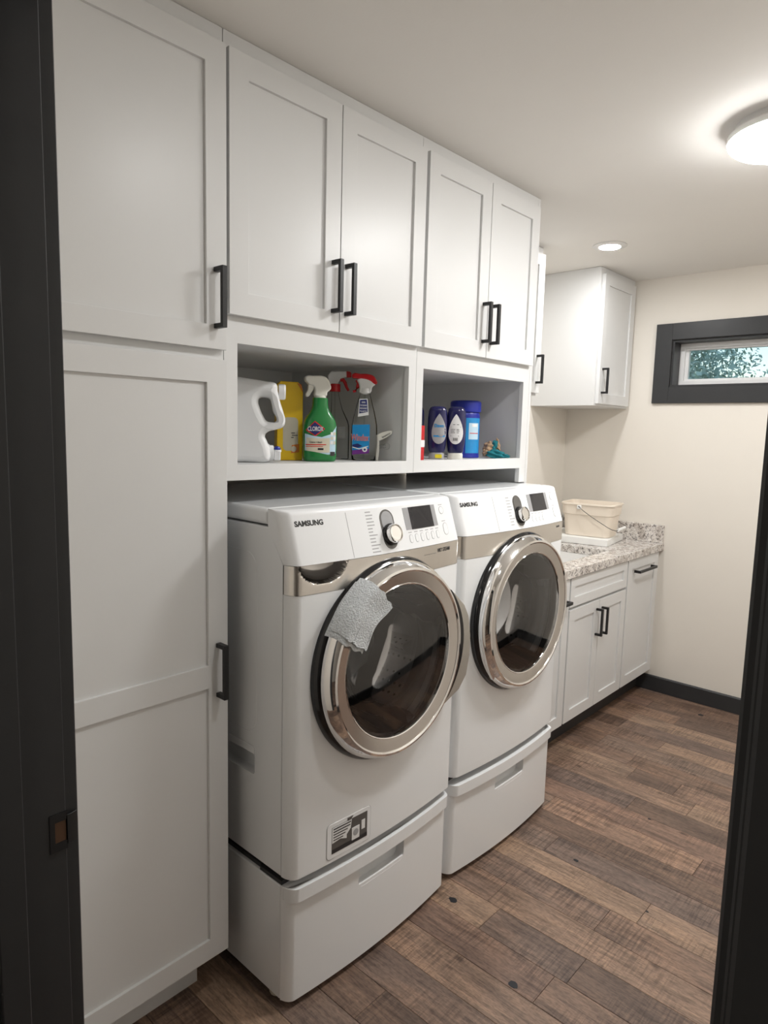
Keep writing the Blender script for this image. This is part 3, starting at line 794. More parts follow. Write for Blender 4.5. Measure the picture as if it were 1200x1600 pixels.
    obj('chrome_ring', lathe([(.255, -.2205), (.2790, -.2200), (.2795, -.2270), (.2760, -.2375), (.2710, -.2480), (.2635, -.2575), (.2570, -.2590), (.2525, -.2560), (.254, -.244)], ctr, 'y', 96, closed=True), m['chrome'], dr)
    obj('bezel', lathe([(.2535, -.2550), (.219, -.2485), (.2165, -.2440), (.2165, -.236), (.2535, -.236)], ctr, 'y', 96, closed=True), m['bezel'], dr)
    obj('inner_rim', lathe([(.2195, -.2490), (.2180, -.2505), (.2155, -.2490), (.2155, -.240), (.2195, -.240)], ctr, 'y', 96, closed=True), m['chrome'], dr)
    obj('glass', lathe([(.2155, -.2465), (.19, -.2490), (.15, -.2520), (.10, -.2545), (.05, -.256), (0, -.2565)], ctr, 'y', 72), m['smoke'], dr, 80)
    obj('glass_bowl', lathe([(.207, -.238), (.200, -.215), (.190, -.175), (.172, -.135), (.145, -.112), (.10, -.102), (.05, -.099), (0, -.098)], ctr, 'y', 72), m['clear'], dr, 80)
    obj('gasket', lathe([(.236, -.188), (.205, -.180), (.198, -.160), (.205, -.135), (.235, -.13)], ctr, 'y', 64), m['gasket'], t, 60)
    dm = obj('drum', lathe([(.232, -.128), (.234, .34), (.18, .352), (0, .354)], ctr, 'y', 64), m['drum'], t, 50)
    for k_ in range(3):
        a = R(90+120*k_+18); ca, sa = math.cos(a), math.sin(a)
        bm = loft([[(cx+(ca*(.231-rr)-sa*ww), Y(-.10+.40*q_), ZD+(sa*(.231-rr)+ca*ww)) for rr, ww in ((0, -.03), (.045, -.008), (.05, 0), (.045, .008), (0, .03))] for q_ in (0, .1, .5, .9, 1)])
        obj('lifter', bm, m['drum'], dm)
    if kind == 'w':
        arc = [(.262*math.cos(R(a)), .262*math.sin(R(a))) for a in range(-46, 47, 4)]
        outer = [(.190, .186), (.240, .150), (.288, .108), (.312, .070), (.327, .0), (.326, -.06), (.312, -.122), (.276, -.160), (.205, -.186)]
        me = shape2d([[*arc[::-1]][::-1] + outer], .012, .004, smooth=False)
        objm('door_handle', warp(me, lambda v: Vector((cx+v.x, Y(-.239+v.y), ZD+v.z))), m['grip'], dr)
        arc2 = [(.258*math.cos(R(a)), .258*math.sin(R(a))) for a in range(-38, 39, 4)]; arc3 = [((.270+.016*math.cos(R(a*2.2)))*math.cos(R(a)), (.270+.016*math.cos(R(a*2.2)))*math.sin(R(a))) for a in range(38, -39, -4)]
        me = shape2d([arc2+arc3], .008, .003, smooth=False)
        objm('handle_inlay', warp(me, lambda v: Vector((cx+v.x, Y(-.247+v.y), ZD+v.z))), m['gblack'], dr)
    else:
        pts = []
        for a in range(134, 227, 3):
            rr = .2835+.004*math.cos(R((a-180)*7.5)); pts.append((rr*math.cos(R(a)), rr*math.sin(R(a))))
        inn_ = [(.264*math.cos(R(a)), .264*math.sin(R(a))) for a in range(224, 133, -3)]
        me = shape2d([pts+inn_], .007, .003, smooth=False)
        objm('grip_lip', warp(me, lambda v: Vector((cx+v.x, Y(-.236+v.y), ZD+v.z))), m['chrome'], dr)
    for sx in (-1, 1):
        for yy in (-.10, .50): obj('foot', lathe([(0, 0), (.022, 0), (.024, .004), (.018, .016), (0, .016)], (cx+sx*(H-.05), Y(yy), .3625), 'z', 16), m['dark'], t)
    return t
def to_me(bm):
    bmesh.ops.recalc_face_normals(bm, faces=bm.faces)
    me = bpy.data.meshes.new('t'); bm.to_mesh(me); bm.free(); return me
_obj = obj
def obj(name, bm, mt, parent=None, smooth=30):
    if isinstance(bm, bpy.types.Mesh): return objm(name, bm, mt, parent, smooth)
    return _obj(name, bm, mt, parent, smooth)

def pedestal(cx, dy, label):
    t = thing('laundry_pedestal', label, 'pedestal', (cx, .2+dy, 0), 'laundry pedestals')
    Y = lambda v: v+dy
    obj('body', bx(cx-H, cx+H, Y(-.1475), Y(.575), .022, .350, .003), m['enamel'], t)
    obj('bracket', bx(cx-H+.004, cx-H+.05, Y(-.147), Y(-.055), .3505, .3615), m['dark'], t, 0)
    obj('bracket', bx(cx+H-.05, cx+H-.004, Y(-.147), Y(-.055), .3505, .3615), m['dark'], t, 0)
    obj('top_pad', bx(cx-H+.01, cx+H-.01, Y(-.05), Y(.57), .3505, .3622), m['dark'], t, 0)
    df = obj('drawer_front', prism(front_outline(cx, dy, 0, -.149, -.012), 'z', .022, .350, .008, 3), m['enamel'], t)
    # scooped grip under the lip
    boolean(df, prism(rrect(cx-.098, cx+.098, .240, .330, .018), 'y', Y(-.30), Y(-.164), .0))
    boolean(df, bx(cx-.4, cx+.4, Y(-.4), Y(-.1545), .315, .3445))
    lipo = front_outline(cx, dy, .004, -.151, .001)
    lip = obj('drawer_lip', prism(lipo, 'z', .2795+.0315, .350, .009, 3), m['enamel'], t)
    arcp = [(cx-.098+.196*i/12, Y(bow(-.098+.196*i/12)+.0125)) for i in range(13)]
    bm = prism([(x, y) for x, y in arcp]+[(x, y+.006) for x, y in arcp[::-1]], 'z', .2375, .2505, .002, 2)
    obj('grip_edge', bm, m['plast'], df)
    for sx in (-1, 1):
        for yy in (-.10, .50): obj('foot', lathe([(0, 0), (.020, 0), (.022, .004), (.014, .022), (0, .022)], (cx+sx*(H-.03), Y(yy), 0), 'z', 16), m['beige'], t)
    return t
C1, C2 = .399, 1.1135
pedestal(C1, 0, 'white drawer pedestal with bowed front under the washing machine')
pedestal(C2, .010, 'white drawer pedestal with bowed front under the dryer')
machine('w', C1, 0, 'white front-loading washing machine with steel band and towel on its door')
machine('d', C2, .015, 'white front-loading dryer with steel band, beside the sink counter')

# ------------------------------------------------------------------ wash cloth over the washer door
def cloth():
    """terry cloth lying over the door ring: polar patch round the door centre, height follows the ring"""
    def env(r):
        pts = [(.150, -.2580), (.200, -.2600), (.235, -.2615), (.258, -.2640), (.268, -.2625), (.278, -.2480), (.286, -.2320), (.2925, -.2170), (.30, -.2100)]
        for (r0, y0), (r1, y1) in zip(pts, pts[1:]):
            if r0 <= r <= r1: return y0+(y1-y0)*(r-r0)/(r1-r0)
        return pts[-1][1]
    def sheet(r0, r1, lift, th, da=0., n=34, nv=34):
        bm = bmesh.new(); g = []
        for i in range(n+1):
            row = []
            for j in range(nv+1):
                u, v = i/n, j/nv
                r = r0+(r1-r0)*v; q = (.2935-r)/.11; a0, a1 = 120.5-7.5*q+da, 152.5+4.5*q+da; a = a0+(a1-a0)*u
                if v > .5 and nv > 9: r -= .004*math.sin(u*9)*(v-.5)*2
                if nv < 9 and r < .2: r -= .004*math.sin(u*9)*.97
                wv = .0016*math.sin(u*11+v*2)+.0012*math.sin(v*13+u*4)
                edge = .0022*math.sin(v*16) if i in (0, n) and nv > 9 else 0
                row.append(bm.verts.new((C1+(r)*math.cos(R(a))+edge, env(r)-lift-.0016-wv*.6, ZD+r*math.sin(R(a))+edge)))
            g.append(row)
        for i in range(n):
            for j in range(nv): bm.faces.new([g[i][j], g[i+1][j], g[i+1][j+1], g[i][j+1]])
        bmesh.ops.recalc_face_normals(bm, faces=bm.faces)
        if sum(f.normal.y for f in bm.faces) > 0: bmesh.ops.reverse_faces(bm, faces=bm.faces)
        rr = bmesh.ops.extrude_face_region(bm, geom=bm.faces[:])
        bmesh.ops.translate(bm, vec=(0, -th, 0), verts=[v for v in rr['geom'] if isinstance(v, bmesh.types.BMVert)])
        bmesh.ops.recalc_face_normals(bm, faces=bm.faces)
        return bm
    yield 'under_layer', sheet(.2930, .190, .0020, .0022, 3.)
    yield 'terry_layer', sheet(.2935, .184, .0062, .0030)
    yield 'woven_band', sheet(.2400, .232, .0074, .0022, nv=3)
    yield 'hem', sheet(.1900, .1838, .0074, .0026, nv=3)
t = thing('wash_cloth', 'folded pale grey terry cloth hung over the washing machine door', 'towel', (.25, -.25, .98))
for nm, bm in cloth(): obj(nm, bm, m['terry'], t, 60)

# ================================================================== things in the niches
ZS = 1.4388
def item(name, label, cat, x, y, face, z=ZS, group=None):
    """root at (x,y); local -y looks towards the camera side, turned by face degrees"""
    t = thing(name, label, cat, (0, 0, 0), group); t['_p'] = (x, y, z, face); return t
def place(t):
    x, y, z, face = t['_p']; del t['_p']; t.location = (x, y, z); t.rotation_euler = (0, 0, R(face-90))

# ---- big white dispenser jug   (outline units read from the photo, .172 mm each)
def jug():
    t = item('detergent_jug', 'big white detergent jug with a handle and a blue push tap', 'jug', .206, .196, 53)
    s = .000182; q = .000168
    cv = lambda L: [((x-375)*s, (1555-z)*q) for x, z in L]
    out = cv([(-200, 150), (-60, 105), (120, 108), (400, 140), (640, 175), (790, 208), (815, 330), (845, 480), (905, 690), (935, 830), (905, 930), (790, 985), (665, 1025), (618, 1090), (650, 1190), (685, 1300), (690, 1500), (640, 1545), (300, 1555), (-150, 1555), (-215, 1500), (-225, 800)])
    hole = cv([(512, 500), (540, 452), (610, 440), (690, 465), (718, 540), (745, 680), (800, 800), (785, 848), (720, 860), (640, 838), (590, 760), (540, 640)])
    me = shape2d([out, hole], .040, .019, True, 6)
    b = obj('bottle', me, m['jug'], t, 60)
    cc = ((830-375)*s, 0, (1555-335)*q)
    obj('cap', lathe([(0, 0), (.022, 0), (.0225, .002), (.0225, .016), (.020, .020), (0, .0205)], cc, 'x', 32), m['jug'], t)
    vc = ((630-375)*s, 0, .0275)
    obj('valve', lathe([(0, -.03), (.026, -.03), (.026, .010), (.0225, .011), (.0225, .022), (.017, .0235), (0, .0235)], vc, 'x', 32), m['jug'], t)
    tx = (815-375)*s
    tp = obj('tap', bx(tx-.0095, tx+.0095, -.011, .011, .006, .034, .002), m['jug'], t)
    bx_ = bx(tx-.022, tx-.005, -.006, .006, .018, .034, .002); obj('tap_neck', bx_, m['jug'], t)
    obj('tap_plate', lathe([(0, 0), (.012, 0), (.012, .006), (0, .006)], (tx, 0, .031), 'z', 24), m['jug'], tp)
    obj('push_button', lathe([(.0098, 0), (.0098, .004), (.007, .009), (0, .011)], (tx, 0, .037), 'z', 24), m['blue'], tp)
    # printed lines on the side
    bm = bmesh.new()
    for (a, b_, z) in ((70, 140, 740), (70, 135, 780), (70, 160, 825), (80, 130, 1165), (80, 150, 1200), (80, 120, 1240)):
        prism([((a-375)*s, (1555-z-9)*s), ((b_-375)*s, (1555-z-9)*s), ((b_-375)*s, (1555-z+9)*s), ((a-375)*s, (1555-z+9)*s)], 'y', -.0405, -.0395, bm=bm)
    stuff(obj('printed_lettering', bm, m['inkb'], b, 0))
    obj('seal', lathe([(.0045, -.0406), (.0066, -.0406), (.0066, -.0395), (.0045, -.0395)], ((145-375)*s, 0, (1555-1275)*s), 'y', 24, closed=True), m['inkb'], b)
    bm = prism([((65-375)*s, (1555-575)*s), ((100-375)*s, (1555-575)*s), ((65-375)*s, (1555-520)*s)], 'y', -.0405, -.0395); obj('printed_mark', bm, m['ink'], b, 0)
    place(t)
jug()

# ---- yellow boxes
def ybox(label, x, y, face, w_, d_, h_, main):
    t = item('yellow_box', label, 'box', x, y, face)
    obj('carton', shape2d([[(-w_/2, 0), (w_/2, 0), (w_/2, h_-.030), (w_/2-.004, h_-.012), (w_/2-.016, h_-.001), (-w_/2+.012, h_), (-w_/2, h_-.012)]], d_/2, .003, False), m['yellow'], t)
    if main:
        f = -d_/2-.0006
        obj('print_panel', prism(rrect(-.022, .026, .030, .135, .014), 'y', f, f+.001), m['beige'], t, 0)
        obj('print_patch', prism([(.004, .022), (.030, .026), (.030, .052), (.006, .048)], 'y', f-.0004, f+.001), m['orange'], t, 0)
        obj('print_ring', lathe([(0, f-.0009), (.009, f-.0009), (.009, f), (0, f)], (.012, 0, .036), 'y', 20), m['beige'], t)
        bm = bmesh.new()
        for (a, z, L) in ((.004, .086, .012), (.006, .079, .018), (.004, .072, .008)): prism([(a, z-.0012), (a+L, z-.0012), (a+L, z+.0012), (a, z+.0012)], 'y', f-.0009, f, bm=bm)
        stuff(obj('printed_lettering', bm, m['ink'], t, 0))
        xs = w_/2+.0004; bm = bmesh.new(); rn = random.Random(2)
        for q in range(34):
            z = .012+.0045*q
            if 16 < q < 19: continue
            a = -d_/2+.006; prism([(a, z), (a+.02+.014*rn.random(), z), (a+.02, z+.0014), (a, z+.0014)], 'x', xs-.001, xs, bm=bm)
        stuff(obj('side_lettering', bm, m['orange'], t, 0))
        obj('side_panel_print', bx(xs-.001, xs+.0002, -d_/2+.006, d_/2-.010, .089, .101), m['paperw'], t, 0)
        obj('side_badge', bx(xs-.001, xs+.0002, -d_/2+.006, d_/2-.012, .026, .036), m['inkn'], t, 0)
        obj('flap', prism([(w_/2-.020, h_-.004), (w_/2-.006, h_-.008), (w_/2-.001, h_-.034), (w_/2-.010, h_-.018)], 'y', f-.0004, f+.001), m['orange'], t, 0)
    place(t)
ybox('yellow carton with a rounded top corner behind the white jug', .400, .256, 62, .082, .046, .246, True)
ybox('plain yellow carton seen through the jug handle', .322, .400, 62, .06, .04, .20, False)

# ---- spray bottles (outline units: 1/8 photo pixel)
def spray_clorox():
    k = .00202/8
    t = item('spray_bottle', 'green spray bottle with a cream trigger head and red diamond logo', 'bottle', .4470, .160, 60)
    X = lambda x: (x-302)*k
    Z = lambda y: (1138-y)*k
    lev = [(0, .046, .026), (.003, .0505, .029), (.012, .0525, .030), (.09, .0535, .031), (.112, .0525, .031), (.126, .049, .030), (.138, .043, .028), (.150, .0345, .026), (.162, .0275, .0235), (.174, .0245, .022), (.186, .0240, .0215), (.197, .0235, .021)]
    half = {}
    b = obj('bottle', loft([sup(z, a, d, 2.7) for z, a, d in lev]), m['green'], t, 60)
    def yf_(x, z):
        for (z0, a0, d0), (z1, a1, d1) in zip(lev, lev[1:]):
            if z0 <= z <= z1:
                q = (z-z0)/(z1-z0); a = a0+(a1-a0)*q; d = d0+(d1-d0)*q
                return -d*max(0, 1-min(1, abs(x)/a)**2.7)**(1/2.7)
        return -.02
    def skin(me, off=.0006): return warp(me, lambda v: Vector((v.x, yf_(v.x, v.z)-off+v.y, v.z)))
    def patch(outline, mt, off, nm='label'):
        bm = bmesh.new()
        # triangulated patch with many columns so that it wraps round the bottle
        xs = [min(p[0] for p in outline)+(max(p[0] for p in outline)-min(p[0] for p in outline))*i/24 for i in range(25)]
        cols = []
        for x in xs:
            zs = []
            for (xa, za), (xb, zb) in zip(outline, outline[1:]+outline[:1]):
                if min(xa, xb)-1e-9 <= x <= max(xa, xb)+1e-9:
                    if abs(xa-xb) < 1e-9: zs += [za, zb]
                    else: zs.append(za+(zb-za)*(x-xa)/(xb-xa))
            cols.append((x, min(zs), max(zs)))
        rows = 8; g = [[bm.verts.new((x, 0, a+(c-a)*j/rows)) for j in range(rows+1)] for x, a, c in cols]
        for i in range(24):
            for j in range(rows): bm.faces.new([g[i][j], g[i+1][j], g[i+1][j+1], g[i][j+1]])
        bmesh.ops.remove_doubles(bm, verts=bm.verts[:], dist=1e-6)
        return obj(nm, skin(to_me(bm), off), mt, b, 60)
    patch([(-.050, .010), (.050, .010), (.0505, .112), (.030, .086), (0, .076), (-.030, .080), (-.050, .086)], m['paleb'], .0005)
    patch([(-.046, .028), (.026, .028), (.026, .074), (0, .072), (-.046, .074)], m['beige'], .0008, 'label_panel')
    patch([(-.050, .006), (.050, .006), (.050, .026), (.02, .022), (-.02, .030), (-.050, .034)], m['green'], .0010, 'label_foot')
    patch([(-.048, .098), (-.022, .126), (.010, .102), (.006, .098), (-.020, .078), (-.046, .094)], m['inkr'], .0010, 'logo_diamond')
    patch([(-.0455, .0985), (-.022, .122), (.0055, .1005), (-.021, .0815)], m['inkn'], .0014, 'logo_field')
    obj('logo', skin(warp(text_me('CLOROX', .0190, .0003, .0002, 'CENTER', .60), lambda v: Vector((v.x-.020, v.y, v.z+.1005))), .0018), m['paperw'], b, 0)
    obj('product_name', skin(warp(text_me('Cleaner + Bleach', .0062, .0001, .0002, 'CENTER', .9), lambda v: Vector((v.x-.018, v.y, v.z+.060))), .0014), m['ink'], b, 0)
    patch([(-.048, .0505), (.014, .0515), (.014, .0545), (-.048, .0535)], m['inkr'], .0012, 'red_line')
    patch([(-.048, .0455), (.004, .0460), (.004, .0480), (-.048, .0475)], m['inkr'], .0012, 'red_line')
    patch([(-.012, .036), (.006, .036), (.006, .042), (-.012, .042)], m['ink'], .0012, 'dark_box')
    for j, z in enumerate((.082, .068, .054)):
        for i, x in enumerate((.0285, .0385)): patch([(x, z), (x+.008, z), (x+.008, z+.010), (x, z+.010)], m['paperw'] if (i+j) % 2 == 0 else m['beige'], .0011, 'icon')
    patch([(.028, .018), (.0445, .018), (.0445, .031), (.028, .031)], m['ink'], .0012, 'barcode')
    hd_ = obj('trigger_head', shape2d([[(X(x), Z(y)) for x, y in ((108, 112), (130, 97), (200, 95), (335, 95), (385, 125), (415, 180), (430, 232), (415, 262), (385, 285), (372, 335), (228, 335), (226, 260), (205, 215), (150, 200), (128, 175), (108, 158))]], .0135, .005, True, 3), m['offw'], t, 50)
    obj('trigger', shape2d([[(X(x), Z(y)) for x, y in ((160, 190), (215, 205), (215, 250), (185, 300), (150, 348), (115, 338), (140, 270))]], .007, .003, True, 3), m['offw'], hd_, 50)
    obj('collar', lathe([(0, 0), (.0185, 0), (.0185, .010), (0, .010)], (X(300), 0, .194), 'z', 28), m['offw'], hd_)
    place(t)
spray_clorox()

def spray_clear():
    k = .00222/8
    t = item('spray_bottle', 'empty clear spray bottle with red collar behind the blue label bottle', 'bottle', .6230, .262, 47)
    X = lambda x: (x-540)*k
    Z = lambda y: (1130-y)*k
    lev = [(1130, 410, 670), (1120, 402, 678), (900, 402, 678), (720, 404, 676), (660, 420, 660), (600, 440, 630), (520, 446, 590), (420, 450, 560), (330, 450, 540), (300, 452, 538)]
    b = obj('bottle', loft([sup(Z(y), (x1-x0)*k/2, (x1-x0)*k/2*.68, 2.4, X((x0+x1)/2)) for y, x0, x1 in lev]), m['clearp'], t, 60)
    obj('dip_tube', tube([(X(492), 0, Z(310)), (X(494), 0, Z(700)), (X(500), 0, Z(1100))], .0022, 8), m['clearp'], b)
    bm = bmesh.new()
    for q in range(9): prism([(X(540), Z(735+16*q)), (X(625), Z(735+16*q)), (X(625), Z(741+16*q)), (X(540), Z(741+16*q))], 'y', -.0275, -.0268, bm=bm)
    stuff(obj('back_label', bm, m['inkl'], b, 0))
    obj('collar', lathe([(0, 0), (.0180, 0), (.0186, .002), (.0186, .024), (.017, .026), (0, .026)], (X(492), 0, Z(308)), 'z', 28), m['red'], t)
    hd_ = obj('trigger_head', shape2d([[(X(x), Z(y)) for x, y in ((430, 222), (405, 160), (400, 118), (440, 66), (628, 60), (632, 128), (560, 150), (535, 185), (525, 222))]], .013, .004, False), m['paperw'], t, 50)
    obj('nozzle', shape2d([[(X(x), Z(y)) for x, y in ((629, 58), (676, 62), (690, 80), (690, 130), (629, 132))]], .011, .003, False), m['red'], hd_, 50)
    obj('trigger', tube([(X(555), 0, Z(165)), (X(590), 0, Z(160)), (X(615), 0, Z(195)), (X(635), 0, Z(250)), (X(660), 0, Z(292))], [.006, .0065, .006, .005, .004], 10), m['red'], hd_, 60)
    place(t)
spray_clear()

def spray_windex():
    k = .00215/8
    t = item('spray_bottle', 'clear spray bottle with red trigger and blue label', 'bottle', .6350, .150, 45)
    X = lambda x: (x-815)*k
    Z = lambda y: (1136-y)*k
    lev = [(1136, 680, 955), (1128, 668, 968), (1000, 655, 982), (860, 655, 985), (700, 662, 978), (620, 676, 962), (540, 694, 944), (450, 718, 918), (380, 738, 900), (340, 752, 886), (300, 758, 880)]
    b = obj('bottle', loft([sup(Z(y), (x1-x0)*k/2, (x1-x0)*k/2*.62, 2.8, X((x0+x1)/2)) for y, x0, x1 in lev]), m['clearp'], t, 60)
    obj('liquid', loft([sup(Z(y), (x1-x0)*k/2-.002, (x1-x0)*k/2*.62-.002, 2.8, X((x0+x1)/2)) for y, x0, x1 in ((1132, 680, 955), (1120, 672, 964), (1075, 662, 974))]), m['clearp'], b, 60)
    obj('dip_tube', tube([(X(815), 0, Z(310)), (X(815), 0, Z(1110))], .0022, 8), m['clearp'], b)
    f = -.0285
    def fl_(pts, mt, off, nm): return obj(nm, prism([(X(x), Z(y)) for x, y in pts], 'y', f-off, f-off+.0008), mt, b, 0)
    fl_([(672, 700), (885, 690), (882, 1040), (674, 1060)], m['skyb'], .0004, 'label')
    fl_([(674, 1010), (882, 985), (882, 1042), (674, 1062)], m['purple'], .0008, 'label_foot')
    fl_([(676, 940), (740, 925), (800, 955), (730, 980), (676, 975)], m['inkn'], .0008, 'label_swirl')
    fl_([(676, 965), (760, 985), (870, 950), (870, 960), (760, 997), (676, 975)], m['paperw'], .0011, 'label_streak')
    obj('logo', warp(text_me('Windex', .0300, .0007, .0003, 'CENTER', .60, .15), lambda v: Vector((v.x+X(762), v.y+f-.0013, v.z+Z(856)))), m['paperw'], b, 0)
    obj('logo_fill', warp(text_me('Windex', .0300, .0, .0003, 'CENTER', .60, .15), lambda v: Vector((v.x+X(762), v.y+f-.0018, v.z+Z(856)))), m['inkr'], b, 0)
    obj('drop_badge', lathe([(0, f-.0012), (.0085, f-.0012), (.0085, f), (0, f)], (X(828), 0, Z(995)), 'y', 20), m['paperw'], b)
    obj('drop', lathe([(0, f-.0018), (.0035, f-.0018), (.0035, f), (0, f)], (X(828), 0, Z(998)), 'y', 12), m['inkn'], b)
    nf = -.0205
    def nk(pts, mt, off, nm): return obj(nm, prism([(X(x), Z(y)) for x, y in pts], 'y', nf-off-.002, nf-off), mt, b, 0)
    nk([(750, 385), (850, 378), (868, 575), (736, 600)], m['paperw'], .0022, 'neck_tag')
    nk([(758, 395), (842, 388), (855, 540), (750, 560)], m['inkn'], .0030, 'neck_tag_field')
    for i, s in enumerate(('100%', 'OCEAN', 'BOUND', 'PLASTIC')):
        obj('neck_tag_text', warp(text_me(s, .0075, .0001, .0002, 'CENTER', .85), lambda v: Vector((v.x+X(800+i*1.5), v.y+nf-.0054, v.z+Z(425+36*i)))), m['paperw'], b, 0)
    hd_ = obj('trigger_head', shape2d([[(X(x), Z(y)) for x, y in ((752, 302), (748, 240), (735, 190), (720, 150), (900, 150), (945, 190), (905, 235), (885, 302))]], .0145, .005, True, 3), m['paperw'], t, 50)
    obj('hood', shape2d([[(X(x), Z(y)) for x, y in ((662, 82), (760, 78), (860, 80), (925, 105), (955, 150), (965, 190), (930, 200), (880, 165), (800, 142), (690, 135), (660, 128))]], .0165, .005, True, 3), m['red'], hd_, 50)
    obj('trigger', tube([(X(715), 0, Z(150)), (X(735), 0, Z(190)), (X(725), 0, Z(240)), (X(700), 0, Z(285)), (X(668), 0, Z(292))], [.006, .0062, .0058, .005, .004], 10), m['red'], hd_, 60)
    obj('collar', lathe([(0, 0), (.0185, 0), (.0185, .014), (0, .014)], (X(819), 0, Z(305)), 'z', 28), m['paperw'], hd_)
    place(t)
spray_windex()

# ---- small white clip and clear wrap beside the bottle
def clip():
    k = .0021/8
    t = item('peg_clip', 'white plastic spring clip lying beside the blue label spray bottle', 'clip', .6860, .108, 45)
    X = lambda x: (x-985)*k
    Z = lambda y: (1136-y)*k
    b = obj('clip_arm', shape2d([[(X(x), Z(y)) for x, y in ((885, 815), (960, 775), (1060, 748), (1092, 752), (1090, 790), (1020, 840), (930, 885), (895, 880))], [(X(x), Z(y)) for x, y in ((960, 835), (1070, 775), (1072, 785), (975, 848))]], .006, .002, False), m['offw'], t, 50)
    obj('clip_arm', shape2d([[(X(x), Z(y)) for x, y in ((890, 870), (930, 880), (935, 1000), (925, 1134), (890, 1134), (885, 1000))]], .006, .002, False), m['offw'], t, 50)
    obj('spring_pin', lathe([(0, -.004), (.0105, -.004), (.0115, -.002), (.0115, .002), (.0105, .004), (0, .004)], (X(1028), 0, Z(950)), 'y', 20), m['clearp'], t)
    obj('link', tube([(X(910), 0, Z(960)), (X(1020), 0, Z(950))], .006, 10), m['clearp'], t)
    place(t)
clip()

# ---- right niche
def dish_soap(x, y, face, label, front):
    t = item('dish_soap_bottle', label, 'bottle', x, y, face, group='dark blue dish soap bottles')
    obj('cap', loft([sup(z, a, b, 2.6) for z, a, b in ((0, .027, .020), (.002, .029, .0215), (.020, .0285, .021), (.024, .026, .019))]), m['greyp'] if front != 'drop' else m['offw'], t, 50)
    lev = [(.0245, .0265, .019), (.030, .030, .0215), (.06, .034, .024), (.11, .0365, .026), (.15, .0365, .026), (.178, .0345, .025), (.191, .029, .021), (.1965, .020, .014)]
    b = obj('bottle', loft([sup(z, a, d, 2.5) for z, a, d in lev]), m['navy'], t, 60)
    def yf_(x_, z):
        for (z0, a0, d0), (z1, a1, d1) in zip(lev, lev[1:]):
            if z0 <= z <= z1:
                q = (z-z0)/(z1-z0); a = a0+(a1-a0)*q; d = d0+(d1-d0)*q
                return -d*max(0, 1-min(1, abs(x_)/a)**2.5)**(1/2.5)
        return -.02
    def skin(me, off): return warp(me, lambda v: Vector((v.x, yf_(v.x, v.z)-off+v.y, v.z)))
    def drop(mt, off, sc, nm, cx_=0.):
        bm = bmesh.new(); N = 30; c = bm.verts.new((cx_, 0, .113)); rings = []
        for rr in (.35, .7, 1.):
            ring = []
            for i in range(N):
                a = 2*math.pi*i/N; x_ = math.sin(a)*abs(math.sin(a/2))**.75*.0335*sc; z = math.cos(a)*.056*sc
                ring.append(bm.verts.new((cx_+x_*rr, 0, .113+z*rr)))
            rings.append(ring)
        for i in range(N):
            bm.faces.new([c, rings[0][i], rings[0][(i+1) % N]])
            for A, B in zip(rings, rings[1:]): bm.faces.new([A[i], B[i], B[(i+1) % N], A[(i+1) % N]])
        return obj(nm, skin(to_me(bm), off), mt, b, 60)
    if front == 'drop':
        drop(m['paperw'], .0008, 1., 'label')
        bm = bmesh.new()
        for (x0, x1, z) in ((-.020, .018, .121), (-.019, -.003, .112), (-.019, -.005, .106), (-.019, -.003, .100), (.003, .012, .112), (.003, .013, .106), (.003, .011, .100), (-.011, .011, .130), (-.019, .012, .088)):
            prism([(x0, z-.0009), (x1, z-.0009), (x1, z+.0009), (x0, z+.0009)], 'y', -.0002, .0002, bm=bm)
        for q in range(8): prism([(-.009+.0022*q, .070), (-.009+.0022*q+(.0007 if q % 3 else .0014), .070), (-.009+.0022*q+(.0007 if q % 3 else .0014), .081), (-.009+.0022*q, .081)], 'y', -.0002, .0002, bm=bm)
        stuff(obj('label_print', skin(to_me(bm), .0011), m['ink'], b, 0))
    elif front == 'dawn':
        drop(m['greyp'], .0008, 1., 'label', .006)
        obj('logo', skin(warp(text_me('Dawn', .0165, .0005, .0002, 'CENTER', .9), lambda v: Vector((v.x+.006, v.y, v.z+.124))), .0013), m['skyb'], b, 0)
        obj('label_band', skin(to_me(prism([(-.014+.042*i/8, .083) for i in range(9)]+[(.028-.042*i/8, .089) for i in range(9)], 'y', -.0002, .0002)), .0012), m['skyb'], b, 0)
        bm = prism(rrect(-.006, .020, .0045, .0185, .004), 'y', -.0222, -.0214); obj('cap_label', bm, m['inky'], t, 0)
    place(t)
dish_soap(1.020, .142, 39, 'dark blue dish soap bottle with a silvery label and yellow cap sticker', 'dawn')
dish_soap(1.080, .100, 36, 'dark blue dish soap bottle with a white drop-shaped back label', 'drop')
dish_soap(.990, .222, 100, 'dark blue dish soap bottle turned side-on behind the labelled pair', '')

